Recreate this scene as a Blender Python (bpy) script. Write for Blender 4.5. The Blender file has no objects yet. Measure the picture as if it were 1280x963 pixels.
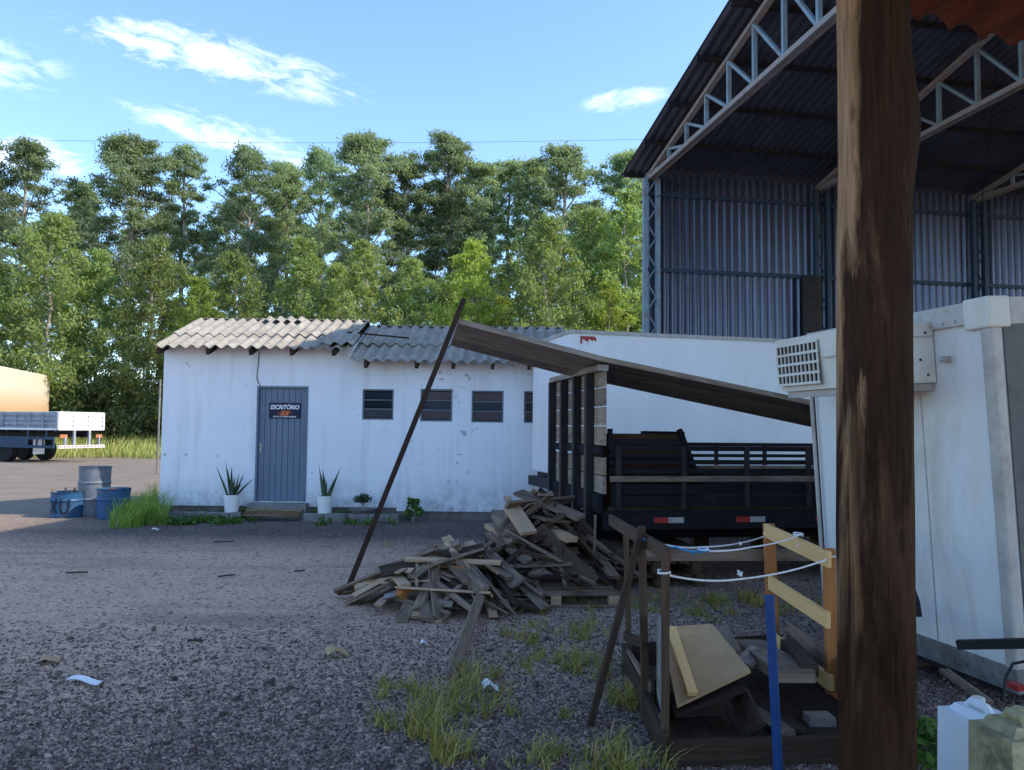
import bpy, math, random
import numpy as np
from mathutils import Vector, Matrix, Euler, noise as mnoise

rad = math.radians
scene = bpy.context.scene
COL = scene.collection
RND = random.Random(7)

# ------------------------------------------------------------------ camera model
F, CX, CY, CAMH = 985.0, 640.0, 481.5, 1.68
RCAM = Matrix.Rotation(rad(90 + 3.11), 3, 'X') @ Matrix.Rotation(rad(0.6), 3, 'Z')
CAMP = Vector((0, 0, CAMH))

def ray(px, py):
    return RCAM @ Vector(((px - CX) / F, -(py - CY) / F, -1.0))
def at(px, py, Y):
    d = ray(px, py)
    return CAMP + d * (Y / d.y)
def G(px, py, z=0.0):
    d = ray(px, py)
    return CAMP + d * ((z - CAMH) / d.z)

cam_d = bpy.data.cameras.new('camera')
cam = bpy.data.objects.new('camera', cam_d)
COL.objects.link(cam)
cam.matrix_world = Matrix.Translation(CAMP) @ RCAM.to_4x4()
cam_d.sensor_fit = 'HORIZONTAL'
cam_d.sensor_width = 36.0
cam_d.lens = 36.0 * F / 1280.0
cam_d.clip_start = 0.05
cam_d.clip_end = 3000
scene.camera = cam

# ------------------------------------------------------------------ node helpers
def N(nt, t, **kw):
    n = nt.nodes.new(t)
    for k, v in kw.items():
        setattr(n, k, v)
    return n
def math_n(nt, op, a, b=None, c=None, clamp=False):
    n = N(nt, 'ShaderNodeMath', operation=op, use_clamp=clamp)
    for i, x in enumerate((a, b, c)):
        if x is None: continue
        if isinstance(x, (int, float)): n.inputs[i].default_value = x
        else: nt.links.new(x, n.inputs[i])
    return n.outputs[0]
def mix_c(nt, fac, a, b, blend='MIX'):
    n = N(nt, 'ShaderNodeMix', data_type='RGBA', blend_type=blend)
    for i, x in ((0, fac), (6, a), (7, b)):
        if isinstance(x, (int, float)): n.inputs[i].default_value = x
        elif isinstance(x, tuple): n.inputs[i].default_value = (x[0], x[1], x[2], 1)
        else: nt.links.new(x, n.inputs[i])
    return n.outputs[2]
def ramp(nt, fac, stops):
    n = N(nt, 'ShaderNodeValToRGB')
    e = n.color_ramp.elements
    while len(e) < len(stops): e.new(0.5)
    for i, (p, c) in enumerate(stops):
        e[i].position = p
        e[i].color = (c[0], c[1], c[2], 1) if isinstance(c, tuple) else (c, c, c, 1)
    nt.links.new(fac, n.inputs[0])
    return n.outputs[0]
def noise(nt, vec, scale, detail=5, rough=0.6, dist=0.0, out=0):
    n = N(nt, 'ShaderNodeTexNoise')
    n.inputs['Scale'].default_value = scale
    n.inputs['Detail'].default_value = detail
    n.inputs['Roughness'].default_value = rough
    n.inputs['Distortion'].default_value = dist
    if vec is not None: nt.links.new(vec, n.inputs['Vector'])
    return n.outputs[out]
def mapping(nt, vec, scale=(1, 1, 1), loc=(0, 0, 0)):
    n = N(nt, 'ShaderNodeMapping')
    n.inputs['Scale'].default_value = scale
    n.inputs['Location'].default_value = loc
    nt.links.new(vec, n.inputs['Vector'])
    return n.outputs[0]
def new_mat(name):
    m = bpy.data.materials.new(name)
    m.use_nodes = True
    nt = m.node_tree
    nt.nodes.clear()
    out = N(nt, 'ShaderNodeOutputMaterial')
    b = N(nt, 'ShaderNodeBsdfPrincipled')
    nt.links.new(b.outputs[0], out.inputs[0])
    return m, nt, b, out
def setc(nt, b, col):
    if isinstance(col, tuple): b.inputs['Base Color'].default_value = (*col, 1)
    else: nt.links.new(col, b.inputs['Base Color'])
def bump(nt, b, h, strength=0.3, dist=0.02):
    n = N(nt, 'ShaderNodeBump')
    n.inputs['Strength'].default_value = strength
    n.inputs['Distance'].default_value = dist
    nt.links.new(h, n.inputs['Height'])
    nt.links.new(n.outputs[0], b.inputs['Normal'])

def m_plain(name, c1, c2=None, scale=6, rough=0.6, metal=0.0, bstr=0.15, bdist=0.01, stain=None, stain_scale=2.5, stain_amt=0.5, stretch=(1, 1, 1), spec=0.2):
    m, nt, b, _ = new_mat(name)
    tc = N(nt, 'ShaderNodeTexCoord').outputs['Object']
    v = mapping(nt, tc, stretch)
    nz = noise(nt, v, scale, 6, 0.65)
    col = ramp(nt, nz, [(0.3, c1), (0.7, c2 or c1)])
    if stain:
        ns = noise(nt, v, stain_scale, 8, 0.7, 0.4)
        f = ramp(nt, ns, [(0.48, 0.0), (0.68, 1.0)])
        f = math_n(nt, 'MULTIPLY', f, stain_amt)
        col = mix_c(nt, f, col, stain)
    setc(nt, b, col)
    b.inputs['Roughness'].default_value = rough
    b.inputs['Metallic'].default_value = metal
    b.inputs['Specular IOR Level'].default_value = spec
    if bstr: bump(nt, b, noise(nt, v, scale * 4, 5, 0.7), bstr, bdist)
    return m

def m_wood(name, c1, c2, vary=0.45, grey=None, rough=0.8, blot=None, blot_lo=0.5):
    """grain runs along U of the UV map; value differs from board to board"""
    m, nt, b, _ = new_mat(name)
    uv = N(nt, 'ShaderNodeUVMap').outputs[0]
    v = mapping(nt, uv, (2.2, 34, 1))
    g = noise(nt, v, 1.0, 7, 0.7, 0.6)
    col = ramp(nt, g, [(0.28, c1), (0.72, c2)])
    v2 = mapping(nt, uv, (1.3, 5, 1))
    bl = noise(nt, v2, 1.6, 6, 0.65, 0.3)
    if blot:
        f = ramp(nt, bl, [(blot_lo, 0.0), (blot_lo + 0.17, 1.0)])
        col = mix_c(nt, math_n(nt, 'MULTIPLY', f, 0.75), col, blot)
    geo = N(nt, 'ShaderNodeNewGeometry')
    hsv = N(nt, 'ShaderNodeHueSaturation')
    val = math_n(nt, 'MULTIPLY_ADD', geo.outputs['Random Per Island'], vary * 2, 1 - vary)
    nt.links.new(val, hsv.inputs['Value'])
    sat = math_n(nt, 'MULTIPLY_ADD', math_n(nt, 'FRACT', math_n(nt, 'MULTIPLY', geo.outputs['Random Per Island'], 7.31)), 0.5, 0.85)
    nt.links.new(sat, hsv.inputs['Saturation'])
    nt.links.new(col, hsv.inputs['Color'])
    setc(nt, b, hsv.outputs[0])
    b.inputs['Roughness'].default_value = rough
    b.inputs['Specular IOR Level'].default_value = 0.08
    bump(nt, b, g, 0.5, 0.004)
    return m

def m_leaf(name, stops, trans=0.35, rough=0.5):
    m, nt, b, out = new_mat(name)
    geo = N(nt, 'ShaderNodeNewGeometry')
    col = ramp(nt, geo.outputs['Random Per Island'], stops)
    oi = N(nt, 'ShaderNodeObjectInfo')
    hsv = N(nt, 'ShaderNodeHueSaturation')
    nt.links.new(math_n(nt, 'MULTIPLY_ADD', oi.outputs['Random'], 0.5, 0.75), hsv.inputs['Value'])
    nt.links.new(math_n(nt, 'MULTIPLY_ADD', math_n(nt, 'FRACT', math_n(nt, 'MULTIPLY', oi.outputs['Random'], 9.7)), 0.024, 0.49), hsv.inputs['Hue'])
    nt.links.new(col, hsv.inputs['Color'])
    c = hsv.outputs[0]
    setc(nt, b, c)
    b.inputs['Roughness'].default_value = rough
    b.inputs['Specular IOR Level'].default_value = 0.3
    tr = N(nt, 'ShaderNodeBsdfTranslucent')
    nt.links.new(mix_c(nt, 1.0, c, (1.35, 1.35, 0.7), 'MULTIPLY'), tr.inputs[0])
    mx = N(nt, 'ShaderNodeMixShader')
    mx.inputs[0].default_value = trans
    nt.links.new(b.outputs[0], mx.inputs[1])
    nt.links.new(tr.outputs[0], mx.inputs[2])
    nt.links.new(mx.outputs[0], out.inputs[0])
    return m

# ------------------------------------------------------------------ mesh builder
class MB:
    def __init__(s):
        s.v = []; s.f = []; s.uv = []; s.m = []
    def poly(s, pts, m=0, uv=None):
        i = len(s.v)
        pts = [Vector(p) for p in pts]
        s.v += pts
        s.f.append(list(range(i, i + len(pts))))
        if uv is None:
            e = (pts[1] - pts[0]); L = e.length or 1; e /= L
            n = e.cross(pts[-1] - pts[0])
            w = n.cross(e); w = w.normalized() if w.length else Vector((0, 0, 1))
            uv = [((p - pts[0]).dot(e), (p - pts[0]).dot(w)) for p in pts]
        s.uv.append(uv); s.m.append(m)
    def box(s, c, size, R=None, m=0):
        c = Vector(c); R = R or Matrix.Identity(3)
        hx, hy, hz = (a / 2 for a in size)
        i = len(s.v)
        P = [Vector((x, y, z)) for x in (-hx, hx) for y in (-hy, hy) for z in (-hz, hz)]
        s.v += [c + R @ p for p in P]
        long = max(range(3), key=lambda k: size[k])
        ou, ov = RND.random() * 50, RND.random() * 50
        for q in ((0, 1, 3, 2), (4, 6, 7, 5), (0, 4, 5, 1), (2, 3, 7, 6), (0, 2, 6, 4), (1, 5, 7, 3)):
            s.f.append([i + k for k in q])
            d = [max(P[k][a] for k in q) - min(P[k][a] for k in q) for a in range(3)]
            ax = [a for a in range(3) if d[a] > 1e-9]
            if long in ax:
                u = long; w = [a for a in ax if a != long][0]
            else:
                u, w = ax
            sc = 1.0 if long in ax else 0.12
            s.uv.append([(P[k][u] * sc + ou, P[k][w] + ov) for k in q])
            s.m.append(m)
    def bx(s, x0, x1, y0, y1, z0, z1, m=0):
        s.box(((x0 + x1) / 2, (y0 + y1) / 2, (z0 + z1) / 2), (abs(x1 - x0), abs(y1 - y0), abs(z1 - z0)), None, m)
    def beam(s, p0, p1, w, h, up=(0, 0, 1), roll=0.0, m=0):
        p0, p1 = Vector(p0), Vector(p1)
        x = (p1 - p0); L = x.length; x /= L
        up = Vector(up)
        if abs(x.dot(up)) > 0.98: up = Vector((0, 1, 0)) if abs(x.y) < 0.9 else Vector((1, 0, 0))
        y = up.cross(x).normalized(); z = x.cross(y)
        R = Matrix((x, y, z)).transposed()
        if roll: R = R @ Matrix.Rotation(roll, 3, 'X')
        s.box((p0 + p1) / 2, (L, w, h), R, m)
    def tube(s, pts, r, n=8, m=0, cap=True):
        pts = [Vector(p) for p in pts]
        if isinstance(r, (int, float)): r = [r] * len(pts)
        rings = []; L = 0
        prev = None
        for k, p in enumerate(pts):
            d = (pts[min(k + 1, len(pts) - 1)] - pts[max(k - 1, 0)]).normalized()
            if prev is None:
                a = Vector((0, 0, 1)) if abs(d.z) < 0.9 else Vector((1, 0, 0))
                u = d.cross(a).normalized()
            else:
                u = (prev - d * prev.dot(d)).normalized()
            prev = u; w = d.cross(u)
            if k: L += (p - pts[k - 1]).length
            i = len(s.v)
            for j in range(n):
                t = 2 * math.pi * j / n
                s.v.append(p + (u * math.cos(t) + w * math.sin(t)) * r[k])
            rings.append((i, L))
        per = 2 * math.pi * max(r)
        for (a, la), (b, lb) in zip(rings, rings[1:]):
            for j in range(n):
                j2 = (j + 1) % n
                s.f.append([a + j, a + j2, b + j2, b + j])
                s.uv.append([(la, per * j / n), (la, per * (j + 1) / n), (lb, per * (j + 1) / n), (lb, per * j / n)])
                s.m.append(m)
        if cap:
            for (a, la), rev in ((rings[0], True), (rings[-1], False)):
                q = [a + j for j in range(n)]
                if rev: q.reverse()
                s.f.append(q); s.uv.append([(0, 0)] * n); s.m.append(m)
    def lathe(s, prof, c=(0, 0, 0), n=24, m=0, mats=None):
        c = Vector(c); rings = []
        for (r, z) in prof:
            i = len(s.v)
            for j in range(n):
                t = 2 * math.pi * j / n
                s.v.append(c + Vector((r * math.cos(t), r * math.sin(t), z)))
            rings.append(i)
        for k, (a, b) in enumerate(zip(rings, rings[1:])):
            for j in range(n):
                j2 = (j + 1) % n
                s.f.append([a + j, a + j2, b + j2, b + j])
                s.uv.append([(prof[k][1], j / n), (prof[k][1], (j + 1) / n), (prof[k + 1][1], (j + 1) / n), (prof[k + 1][1], j / n)])
                s.m.append(mats[k] if mats else m)
        for i, rev in ((rings[0], True), (rings[-1], False)):
            q = [i + j for j in range(n)]
            if rev: q.reverse()
            s.f.append(q); s.uv.append([(0, 0)] * n); s.m.append(m if not mats else mats[-1] if not rev else mats[0])
    def grid(s, fn, nu, nv, m=0, uvs=(1, 1)):
        i = len(s.v)
        for a in range(nu + 1):
            for b in range(nv + 1):
                s.v.append(Vector(fn(a / nu, b / nv)))
        W = nv + 1
        for a in range(nu):
            for b in range(nv):
                s.f.append([i + a * W + b, i + (a + 1) * W + b, i + (a + 1) * W + b + 1, i + a * W + b + 1])
                s.uv.append([(a / nu * uvs[0], b / nv * uvs[1]), ((a + 1) / nu * uvs[0], b / nv * uvs[1]),
                             ((a + 1) / nu * uvs[0], (b + 1) / nv * uvs[1]), (a / nu * uvs[0], (b + 1) / nv * uvs[1])])
                s.m.append(m)
    def add_mesh(s, me, M, m=0):
        i = len(s.v)
        s.v += [M @ v.co for v in me.vertices]
        for p in me.polygons:
            s.f.append([i + k for k in p.vertices]); s.uv.append([(0, 0)] * len(p.vertices)); s.m.append(m)
    def build(s, name, mats, parent=None, smooth=False, world=True, recenter=None):
        me = bpy.data.meshes.new(name)
        vs = s.v
        loc = Vector((0, 0, 0))
        if parent is not None and world:
            inv = parent.matrix_basis.inverted()
            if parent.parent: inv = inv @ parent.parent.matrix_basis.inverted()
            vs = [inv @ v for v in vs]
        elif parent is None:
            xs = [v.x for v in vs]; ys = [v.y for v in vs]; zs = [v.z for v in vs]
            loc = Vector(((min(xs) + max(xs)) / 2, (min(ys) + max(ys)) / 2, min(zs)))
            vs = [v - loc for v in vs]
        me.from_pydata([tuple(v) for v in vs], [], s.f)
        ul = me.uv_layers.new(name='UVMap')
        flat = [c for f in s.uv for uv in f for c in uv]
        ul.data.foreach_set('uv', flat)
        if not isinstance(mats, (list, tuple)): mats = [mats]
        for mt in mats: me.materials.append(mt)
        me.polygons.foreach_set('material_index', s.m)
        if smooth: me.polygons.foreach_set('use_smooth', [True] * len(s.f))
        me.update()
        o = bpy.data.objects.new(name, me)
        COL.objects.link(o)
        o.location = loc
        if parent is not None: o.parent = parent
        return o

def bevel(o, w=0.01, seg=2):
    b = o.modifiers.new('bevel', 'BEVEL'); b.width = w; b.segments = seg; b.limit_method = 'ANGLE'; b.angle_limit = rad(40)
    return o
def tag(o, label=None, cat=None, group=None, kind=None):
    if label: o['label'] = label
    if cat: o['category'] = cat
    if group: o['group'] = group
    if kind: o['kind'] = kind
    return o
def thing(name, label, cat, loc=(0, 0, 0), R=None, group=None):
    o = bpy.data.objects.new(name, None); COL.objects.link(o)
    o.empty_display_size = 0.2
    M = Matrix.Translation(Vector(loc))
    if R is not None: M = M @ R.to_4x4()
    o.matrix_basis = M
    return tag(o, label, cat, group)
def dup(o, M=None, label=None, parent=None):
    c = o.copy(); COL.objects.link(c)
    if parent is not None: c.parent = parent
    if M is not None: c.matrix_basis = M
    if label: c['label'] = label
    for ch in list(o.children): dup(ch, None, None, c)
    return c
def arr_mesh(name, V, Q, mats):
    """mesh from numpy verts (n,3) and quads (m,4)"""
    me = bpy.data.meshes.new(name)
    me.vertices.add(len(V)); me.vertices.foreach_set('co', V.astype(np.float32).ravel())
    me.loops.add(Q.size); me.loops.foreach_set('vertex_index', Q.astype(np.int32).ravel())
    me.polygons.add(len(Q)); me.polygons.foreach_set('loop_start', np.arange(0, Q.size, 4, dtype=np.int32))
    me.update(calc_edges=True); me.validate()
    for m in (mats if isinstance(mats, list) else [mats]): me.materials.append(m)
    return me
def arr_obj(name, me, parent=None, loc=(0, 0, 0)):
    o = bpy.data.objects.new(name, me); COL.objects.link(o); o.location = loc
    if parent is not None: o.parent = parent
    return o
def text_mesh(txt, shear=0.0, extr=0.0, bold=0.0):
    cu = bpy.data.curves.new('lettering', 'FONT'); cu.body = txt; cu.shear = shear; cu.extrude = extr; cu.offset = bold
    cu.align_x = 'CENTER'; cu.align_y = 'CENTER'
    o = bpy.data.objects.new('lettering', cu); COL.objects.link(o)
    bpy.context.view_layer.update()
    me = bpy.data.meshes.new_from_object(o.evaluated_get(bpy.context.evaluated_depsgraph_get()))
    bpy.data.objects.remove(o)
    return me
def fit_text(mb, txt, c, ux, uy, w, h, m, shear=0.0, bold=0.0):
    """text centred on c, ux = reading direction, uy = up"""
    me = text_mesh(txt, shear, 0.0, bold)
    xs = [v.co.x for v in me.vertices]; ys = [v.co.y for v in me.vertices]
    ux, uy = Vector(ux), Vector(uy); nz = ux.cross(uy)
    S = Matrix.Diagonal((w / (max(xs) - min(xs)), h / (max(ys) - min(ys)), 1, 1))
    T0 = Matrix.Translation((-(max(xs) + min(xs)) / 2, -(max(ys) + min(ys)) / 2, 0))
    R = Matrix((ux, uy, nz)).transposed().to_4x4()
    mb.add_mesh(me, Matrix.Translation(Vector(c)) @ R @ S @ T0, m)
    bpy.data.meshes.remove(me)

# ------------------------------------------------------------------ materials
M = {}
M['wood_dark'] = m_wood('dark weathered wood', (0.022, 0.015, 0.011), (0.075, 0.05, 0.034), 0.55)
M['wood_grey'] = m_wood('grey weathered wood', (0.10, 0.070, 0.048), (0.27, 0.20, 0.145), 0.6, blot=(0.055, 0.042, 0.032))
M['wood_tan'] = m_wood('tan sawn wood', (0.30, 0.19, 0.11), (0.48, 0.335, 0.215), 0.4, blot=(0.18, 0.125, 0.085), blot_lo=0.56)
M['wood_pine'] = m_wood('fresh pine', (0.60, 0.36, 0.135), (0.78, 0.50, 0.215), 0.12)
M['wood_red'] = m_wood('reddish brown timber', (0.30, 0.105, 0.03), (0.42, 0.175, 0.058), 0.15)
M['wood_paint'] = m_wood('dark painted timber', (0.008, 0.008, 0.010), (0.022, 0.021, 0.024), 0.3, blot=(0.045, 0.032, 0.025), blot_lo=0.58)
M['plank_light'] = m_wood('pale headboard plank', (0.17, 0.135, 0.105), (0.34, 0.28, 0.225), 0.25, blot=(0.10, 0.08, 0.06))
M['panel_under'] = m_wood('worn panel boards', (0.12, 0.105, 0.10), (0.36, 0.325, 0.30), 0.3, blot=(0.05, 0.045, 0.043), blot_lo=0.5)
M['wood_brown'] = m_wood('brown old lumber', (0.045, 0.03, 0.02), (0.12, 0.08, 0.052), 0.3)
M['plywood'] = m_plain('beige plywood', (0.40, 0.25, 0.12), (0.50, 0.325, 0.165), 3, 0.75, stain=(0.22, 0.15, 0.09), stain_amt=0.45, bstr=0.08)
M['steel_dark'] = m_plain('dark painted steel', (0.014, 0.014, 0.017), (0.028, 0.027, 0.03), 5, 0.55, stain=(0.07, 0.035, 0.02), stain_amt=0.5)
M['black_rubber'] = m_plain('black rubber', (0.012, 0.012, 0.013), (0.02, 0.02, 0.021), 8, 0.7)
M['rust_bar'] = m_plain('rusty dark iron', (0.02, 0.014, 0.012), (0.05, 0.026, 0.017), 9, 0.75)
M['zinc_wall'] = m_plain('zinc cladding', (0.095, 0.11, 0.165), (0.145, 0.165, 0.23), 1.2, 0.36, 0.8, bstr=0.03, stain=(0.10, 0.10, 0.12), stain_scale=1.0, stain_amt=0.35, stretch=(1, 1, 0.2))
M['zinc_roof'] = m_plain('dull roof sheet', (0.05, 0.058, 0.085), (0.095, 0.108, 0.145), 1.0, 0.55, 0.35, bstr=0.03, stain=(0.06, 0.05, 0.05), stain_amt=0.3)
M['truss_blue'] = m_plain('pale blue steel', (0.17, 0.27, 0.34), (0.24, 0.34, 0.40), 4, 0.6, stain=(0.22, 0.10, 0.05), stain_scale=3.5, stain_amt=0.6)
M['truss_rust'] = m_plain('rust primed steel', (0.25, 0.21, 0.185), (0.34, 0.31, 0.29), 5, 0.7, stain=(0.2, 0.26, 0.30), stain_scale=2.5, stain_amt=0.7)
M['steel_blue_dark'] = m_plain('deep blue steel', (0.025, 0.05, 0.09), (0.04, 0.075, 0.12), 4, 0.55, stain=(0.05, 0.03, 0.02), stain_amt=0.4)
M['door_paint'] = m_plain('grey blue door paint', (0.13, 0.17, 0.225), (0.155, 0.20, 0.26), 2.5, 0.5, stain=(0.10, 0.12, 0.16), stain_amt=0.4, bstr=0.03)
M['frame_grey'] = m_plain('grey window frame', (0.10, 0.135, 0.16), (0.14, 0.175, 0.2), 5, 0.5)
M['concrete'] = m_plain('rough concrete', (0.15, 0.145, 0.14), (0.25, 0.24, 0.225), 5, 0.9, stain=(0.07, 0.065, 0.06), stain_amt=0.6, bstr=0.5)
M['brick'] = m_plain('plinth stone', (0.13, 0.11, 0.10), (0.22, 0.19, 0.17), 7, 0.9, stain=(0.06, 0.05, 0.05), stain_amt=0.6, bstr=0.5)
M['truck_white'] = m_plain('white truck panel', (0.70, 0.71, 0.72), (0.77, 0.78, 0.78), 0.8, 0.35, stain=(0.58, 0.58, 0.57), stain_scale=1.2, stain_amt=0.35, bstr=0.015, stretch=(1, 1, 0.35))
M['trailer_white'] = m_plain('aged white panel', (0.58, 0.60, 0.585), (0.70, 0.71, 0.685), 1.6, 0.4, stain=(0.40, 0.35, 0.24), stain_scale=1.5, stain_amt=0.6, bstr=0.02, stretch=(1, 1, 0.4))
M['trailer_trim'] = m_plain('dirty aluminium trim', (0.36, 0.35, 0.32), (0.48, 0.46, 0.42), 6, 0.5, 0.1, stain=(0.18, 0.16, 0.13), stain_scale=3, stain_amt=0.65)
M['unit_plastic'] = m_plain('yellowed unit casing', (0.56, 0.56, 0.49), (0.63, 0.63, 0.55), 2, 0.5, stain=(0.40, 0.37, 0.28), stain_scale=3, stain_amt=0.5, bstr=0.02)
M['dark_void'] = m_plain('dark grille core', (0.012, 0.012, 0.013), (0.02, 0.02, 0.02), 5, 0.8)
M['white_paint'] = m_plain('white paint', (0.72, 0.72, 0.70), (0.8, 0.8, 0.78), 3, 0.5, stain=(0.5, 0.48, 0.44), stain_amt=0.4, bstr=0.03)
M['red_paint'] = m_plain('red reflector', (0.30, 0.03, 0.025), (0.38, 0.045, 0.035), 8, 0.4, bstr=0)
M['sign_navy'] = m_plain('navy sign board', (0.010, 0.013, 0.04), (0.014, 0.018, 0.05), 3, 0.4, bstr=0)
M['sign_white'] = m_plain('white lettering', (0.75, 0.75, 0.78), None, 3, 0.5, bstr=0)
M['sign_orange'] = m_plain('orange lettering', (0.65, 0.17, 0.04), None, 3, 0.5, bstr=0)
M['drum_blue'] = m_plain('blue drum', (0.02, 0.075, 0.17), (0.03, 0.11, 0.22), 4, 0.45, stain=(0.07, 0.06, 0.055), stain_scale=4, stain_amt=0.8)
M['drum_grey'] = m_plain('grey drum', (0.11, 0.13, 0.16), (0.2, 0.225, 0.255), 4, 0.5, stain=(0.09, 0.07, 0.06), stain_scale=4, stain_amt=0.6)
M['drum_dark'] = m_plain('black paint', (0.012, 0.014, 0.025), None, 4, 0.6, bstr=0)
M['soil'] = m_plain('rusty rubbish', (0.09, 0.045, 0.03), (0.2, 0.11, 0.07), 14, 0.95, bstr=0.8, bdist=0.03)
M['blue_pipe'] = m_plain('blue plastic pipe', (0.011, 0.045, 0.16), (0.016, 0.06, 0.20), 4, 0.4, stain=(0.05, 0.1, 0.25), stain_amt=0.4, bstr=0.02)
M['string_white'] = m_plain('white string', (0.68, 0.68, 0.68), None, 30, 0.9, bstr=0)
M['string_blue'] = m_plain('blue string', (0.04, 0.28, 0.6), None, 30, 0.9, bstr=0)
M['jug'] = m_plain('milky plastic', (0.66, 0.70, 0.72), (0.72, 0.75, 0.76), 2, 0.35, stain=(0.5, 0.5, 0.45), stain_amt=0.3, bstr=0.03)
M['jug_moss'] = m_plain('mossy plastic', (0.33, 0.29, 0.15), (0.45, 0.40, 0.24), 4, 0.7, stain=(0.06, 0.065, 0.05), stain_scale=5, stain_amt=0.9, bstr=0.2)
M['paper'] = m_plain('paper scrap', (0.72, 0.72, 0.72), None, 5, 0.8, bstr=0)
M['cardboard'] = m_plain('cardboard scrap', (0.36, 0.24, 0.12), (0.48, 0.34, 0.18), 8, 0.9, bstr=0.1)
M['pot_soil'] = m_plain('potting soil', (0.03, 0.022, 0.017), (0.06, 0.045, 0.03), 20, 1.0, bstr=0.6)
M['bark'] = m_plain('pale bark', (0.22, 0.19, 0.15), (0.38, 0.34, 0.28), 3, 0.9, stretch=(1, 1, 0.25), bstr=0.4)
M['clay_tile'] = m_plain('red clay tile', (0.085, 0.028, 0.015), (0.15, 0.052, 0.028), 6, 0.85, stain=(0.05, 0.03, 0.025), stain_scale=5, stain_amt=0.7, bstr=0.3)
M['cable'] = m_plain('cable sheath', (0.02, 0.02, 0.022), None, 5, 0.6, bstr=0)
M['orange_lens'] = m_plain('orange lens', (0.42, 0.15, 0.06), None, 5, 0.4, bstr=0)

M['leaf_tall'] = m_leaf('olive eucalyptus leaves', [(0.0, (0.16, 0.225, 0.15)), (0.55, (0.24, 0.31, 0.195)), (1.0, (0.32, 0.38, 0.20))], 0.55)
M['leaf_young'] = m_leaf('young eucalyptus leaves', [(0.0, (0.15, 0.21, 0.085)), (0.55, (0.235, 0.31, 0.11)), (1.0, (0.34, 0.40, 0.12))], 0.48)
M['leaf_lime'] = m_leaf('lime green leaves', [(0.0, (0.18, 0.25, 0.05)), (0.55, (0.27, 0.34, 0.07)), (1.0, (0.38, 0.42, 0.09))], 0.48)
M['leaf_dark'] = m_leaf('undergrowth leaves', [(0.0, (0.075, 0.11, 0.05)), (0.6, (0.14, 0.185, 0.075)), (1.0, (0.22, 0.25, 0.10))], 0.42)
M['grass_near'] = m_leaf('grass blades', [(0.0, (0.11, 0.135, 0.03)), (0.5, (0.27, 0.26, 0.06)), (0.8, (0.46, 0.38, 0.12)), (1.0, (0.48, 0.34, 0.17))], 0.35, 0.6)
M['grass_field'] = m_leaf('field grass blades', [(0.0, (0.26, 0.30, 0.08)), (0.6, (0.42, 0.43, 0.14)), (1.0, (0.56, 0.52, 0.22))], 0.35, 0.6)
M['grass_green'] = m_leaf('weed leaves', [(0.0, (0.05, 0.10, 0.025)), (0.7, (0.10, 0.19, 0.04)), (1.0, (0.17, 0.26, 0.055))], 0.35, 0.5)
M['grass_lush'] = m_leaf('lush grass blades', [(0.0, (0.12, 0.20, 0.04)), (0.6, (0.22, 0.32, 0.06)), (1.0, (0.36, 0.42, 0.10))], 0.4, 0.55)
M['leaf_snake'] = m_leaf('stiff pot plant leaves', [(0.0, (0.02, 0.045, 0.025)), (1.0, (0.06, 0.10, 0.045))], 0.08, 0.4)

def mat_wall():
    m, nt, b, _ = new_mat('limewashed plaster')
    tc = N(nt, 'ShaderNodeTexCoord').outputs['Object']
    n1 = noise(nt, tc, 0.9, 6, 0.6)
    col = ramp(nt, n1, [(0.3, (0.70, 0.735, 0.77)), (0.7, (0.77, 0.80, 0.83))])
    # vertical run-off streaks
    vs = mapping(nt, tc, (5.0, 5.0, 0.35))
    n2 = noise(nt, vs, 1.0, 6, 0.7)
    col = mix_c(nt, math_n(nt, 'MULTIPLY', ramp(nt, n2, [(0.50, 0.0), (0.72, 1.0)]), 0.45), col, (0.45, 0.46, 0.46))
    # splash dirt near the ground (z of the object starts at 0)
    sep = N(nt, 'ShaderNodeSeparateXYZ'); nt.links.new(tc, sep.inputs[0])
    n3 = noise(nt, tc, 4.0, 8, 0.75)
    hz = math_n(nt, 'SUBTRACT', 1.0, math_n(nt, 'DIVIDE', sep.outputs[2], 0.75), clamp=True)
    f = math_n(nt, 'MULTIPLY', hz, ramp(nt, n3, [(0.40, 0.0), (0.58, 1.0)]))
    col = mix_c(nt, math_n(nt, 'MULTIPLY', f, 0.85), col, (0.27, 0.26, 0.25))
    # small chips and mould spots
    n4 = noise(nt, mapping(nt, tc, (1, 1, 1.4)), 5.5, 3, 0.5)
    n5 = noise(nt, tc, 0.8, 2, 0.5)
    sp = math_n(nt, 'MULTIPLY', ramp(nt, n4, [(0.665, 0.0), (0.70, 1.0)]), ramp(nt, n5, [(0.42, 0.0), (0.55, 1.0)]))
    col = mix_c(nt, math_n(nt, 'MULTIPLY', sp, 0.65), col, (0.22, 0.22, 0.24))
    setc(nt, b, col)
    b.inputs['Roughness'].default_value = 0.85
    b.inputs['Specular IOR Level'].default_value = 0.2
    bump(nt, b, noise(nt, tc, 14, 6, 0.6), 0.12, 0.01)
    return m
M['wall'] = mat_wall()

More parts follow.
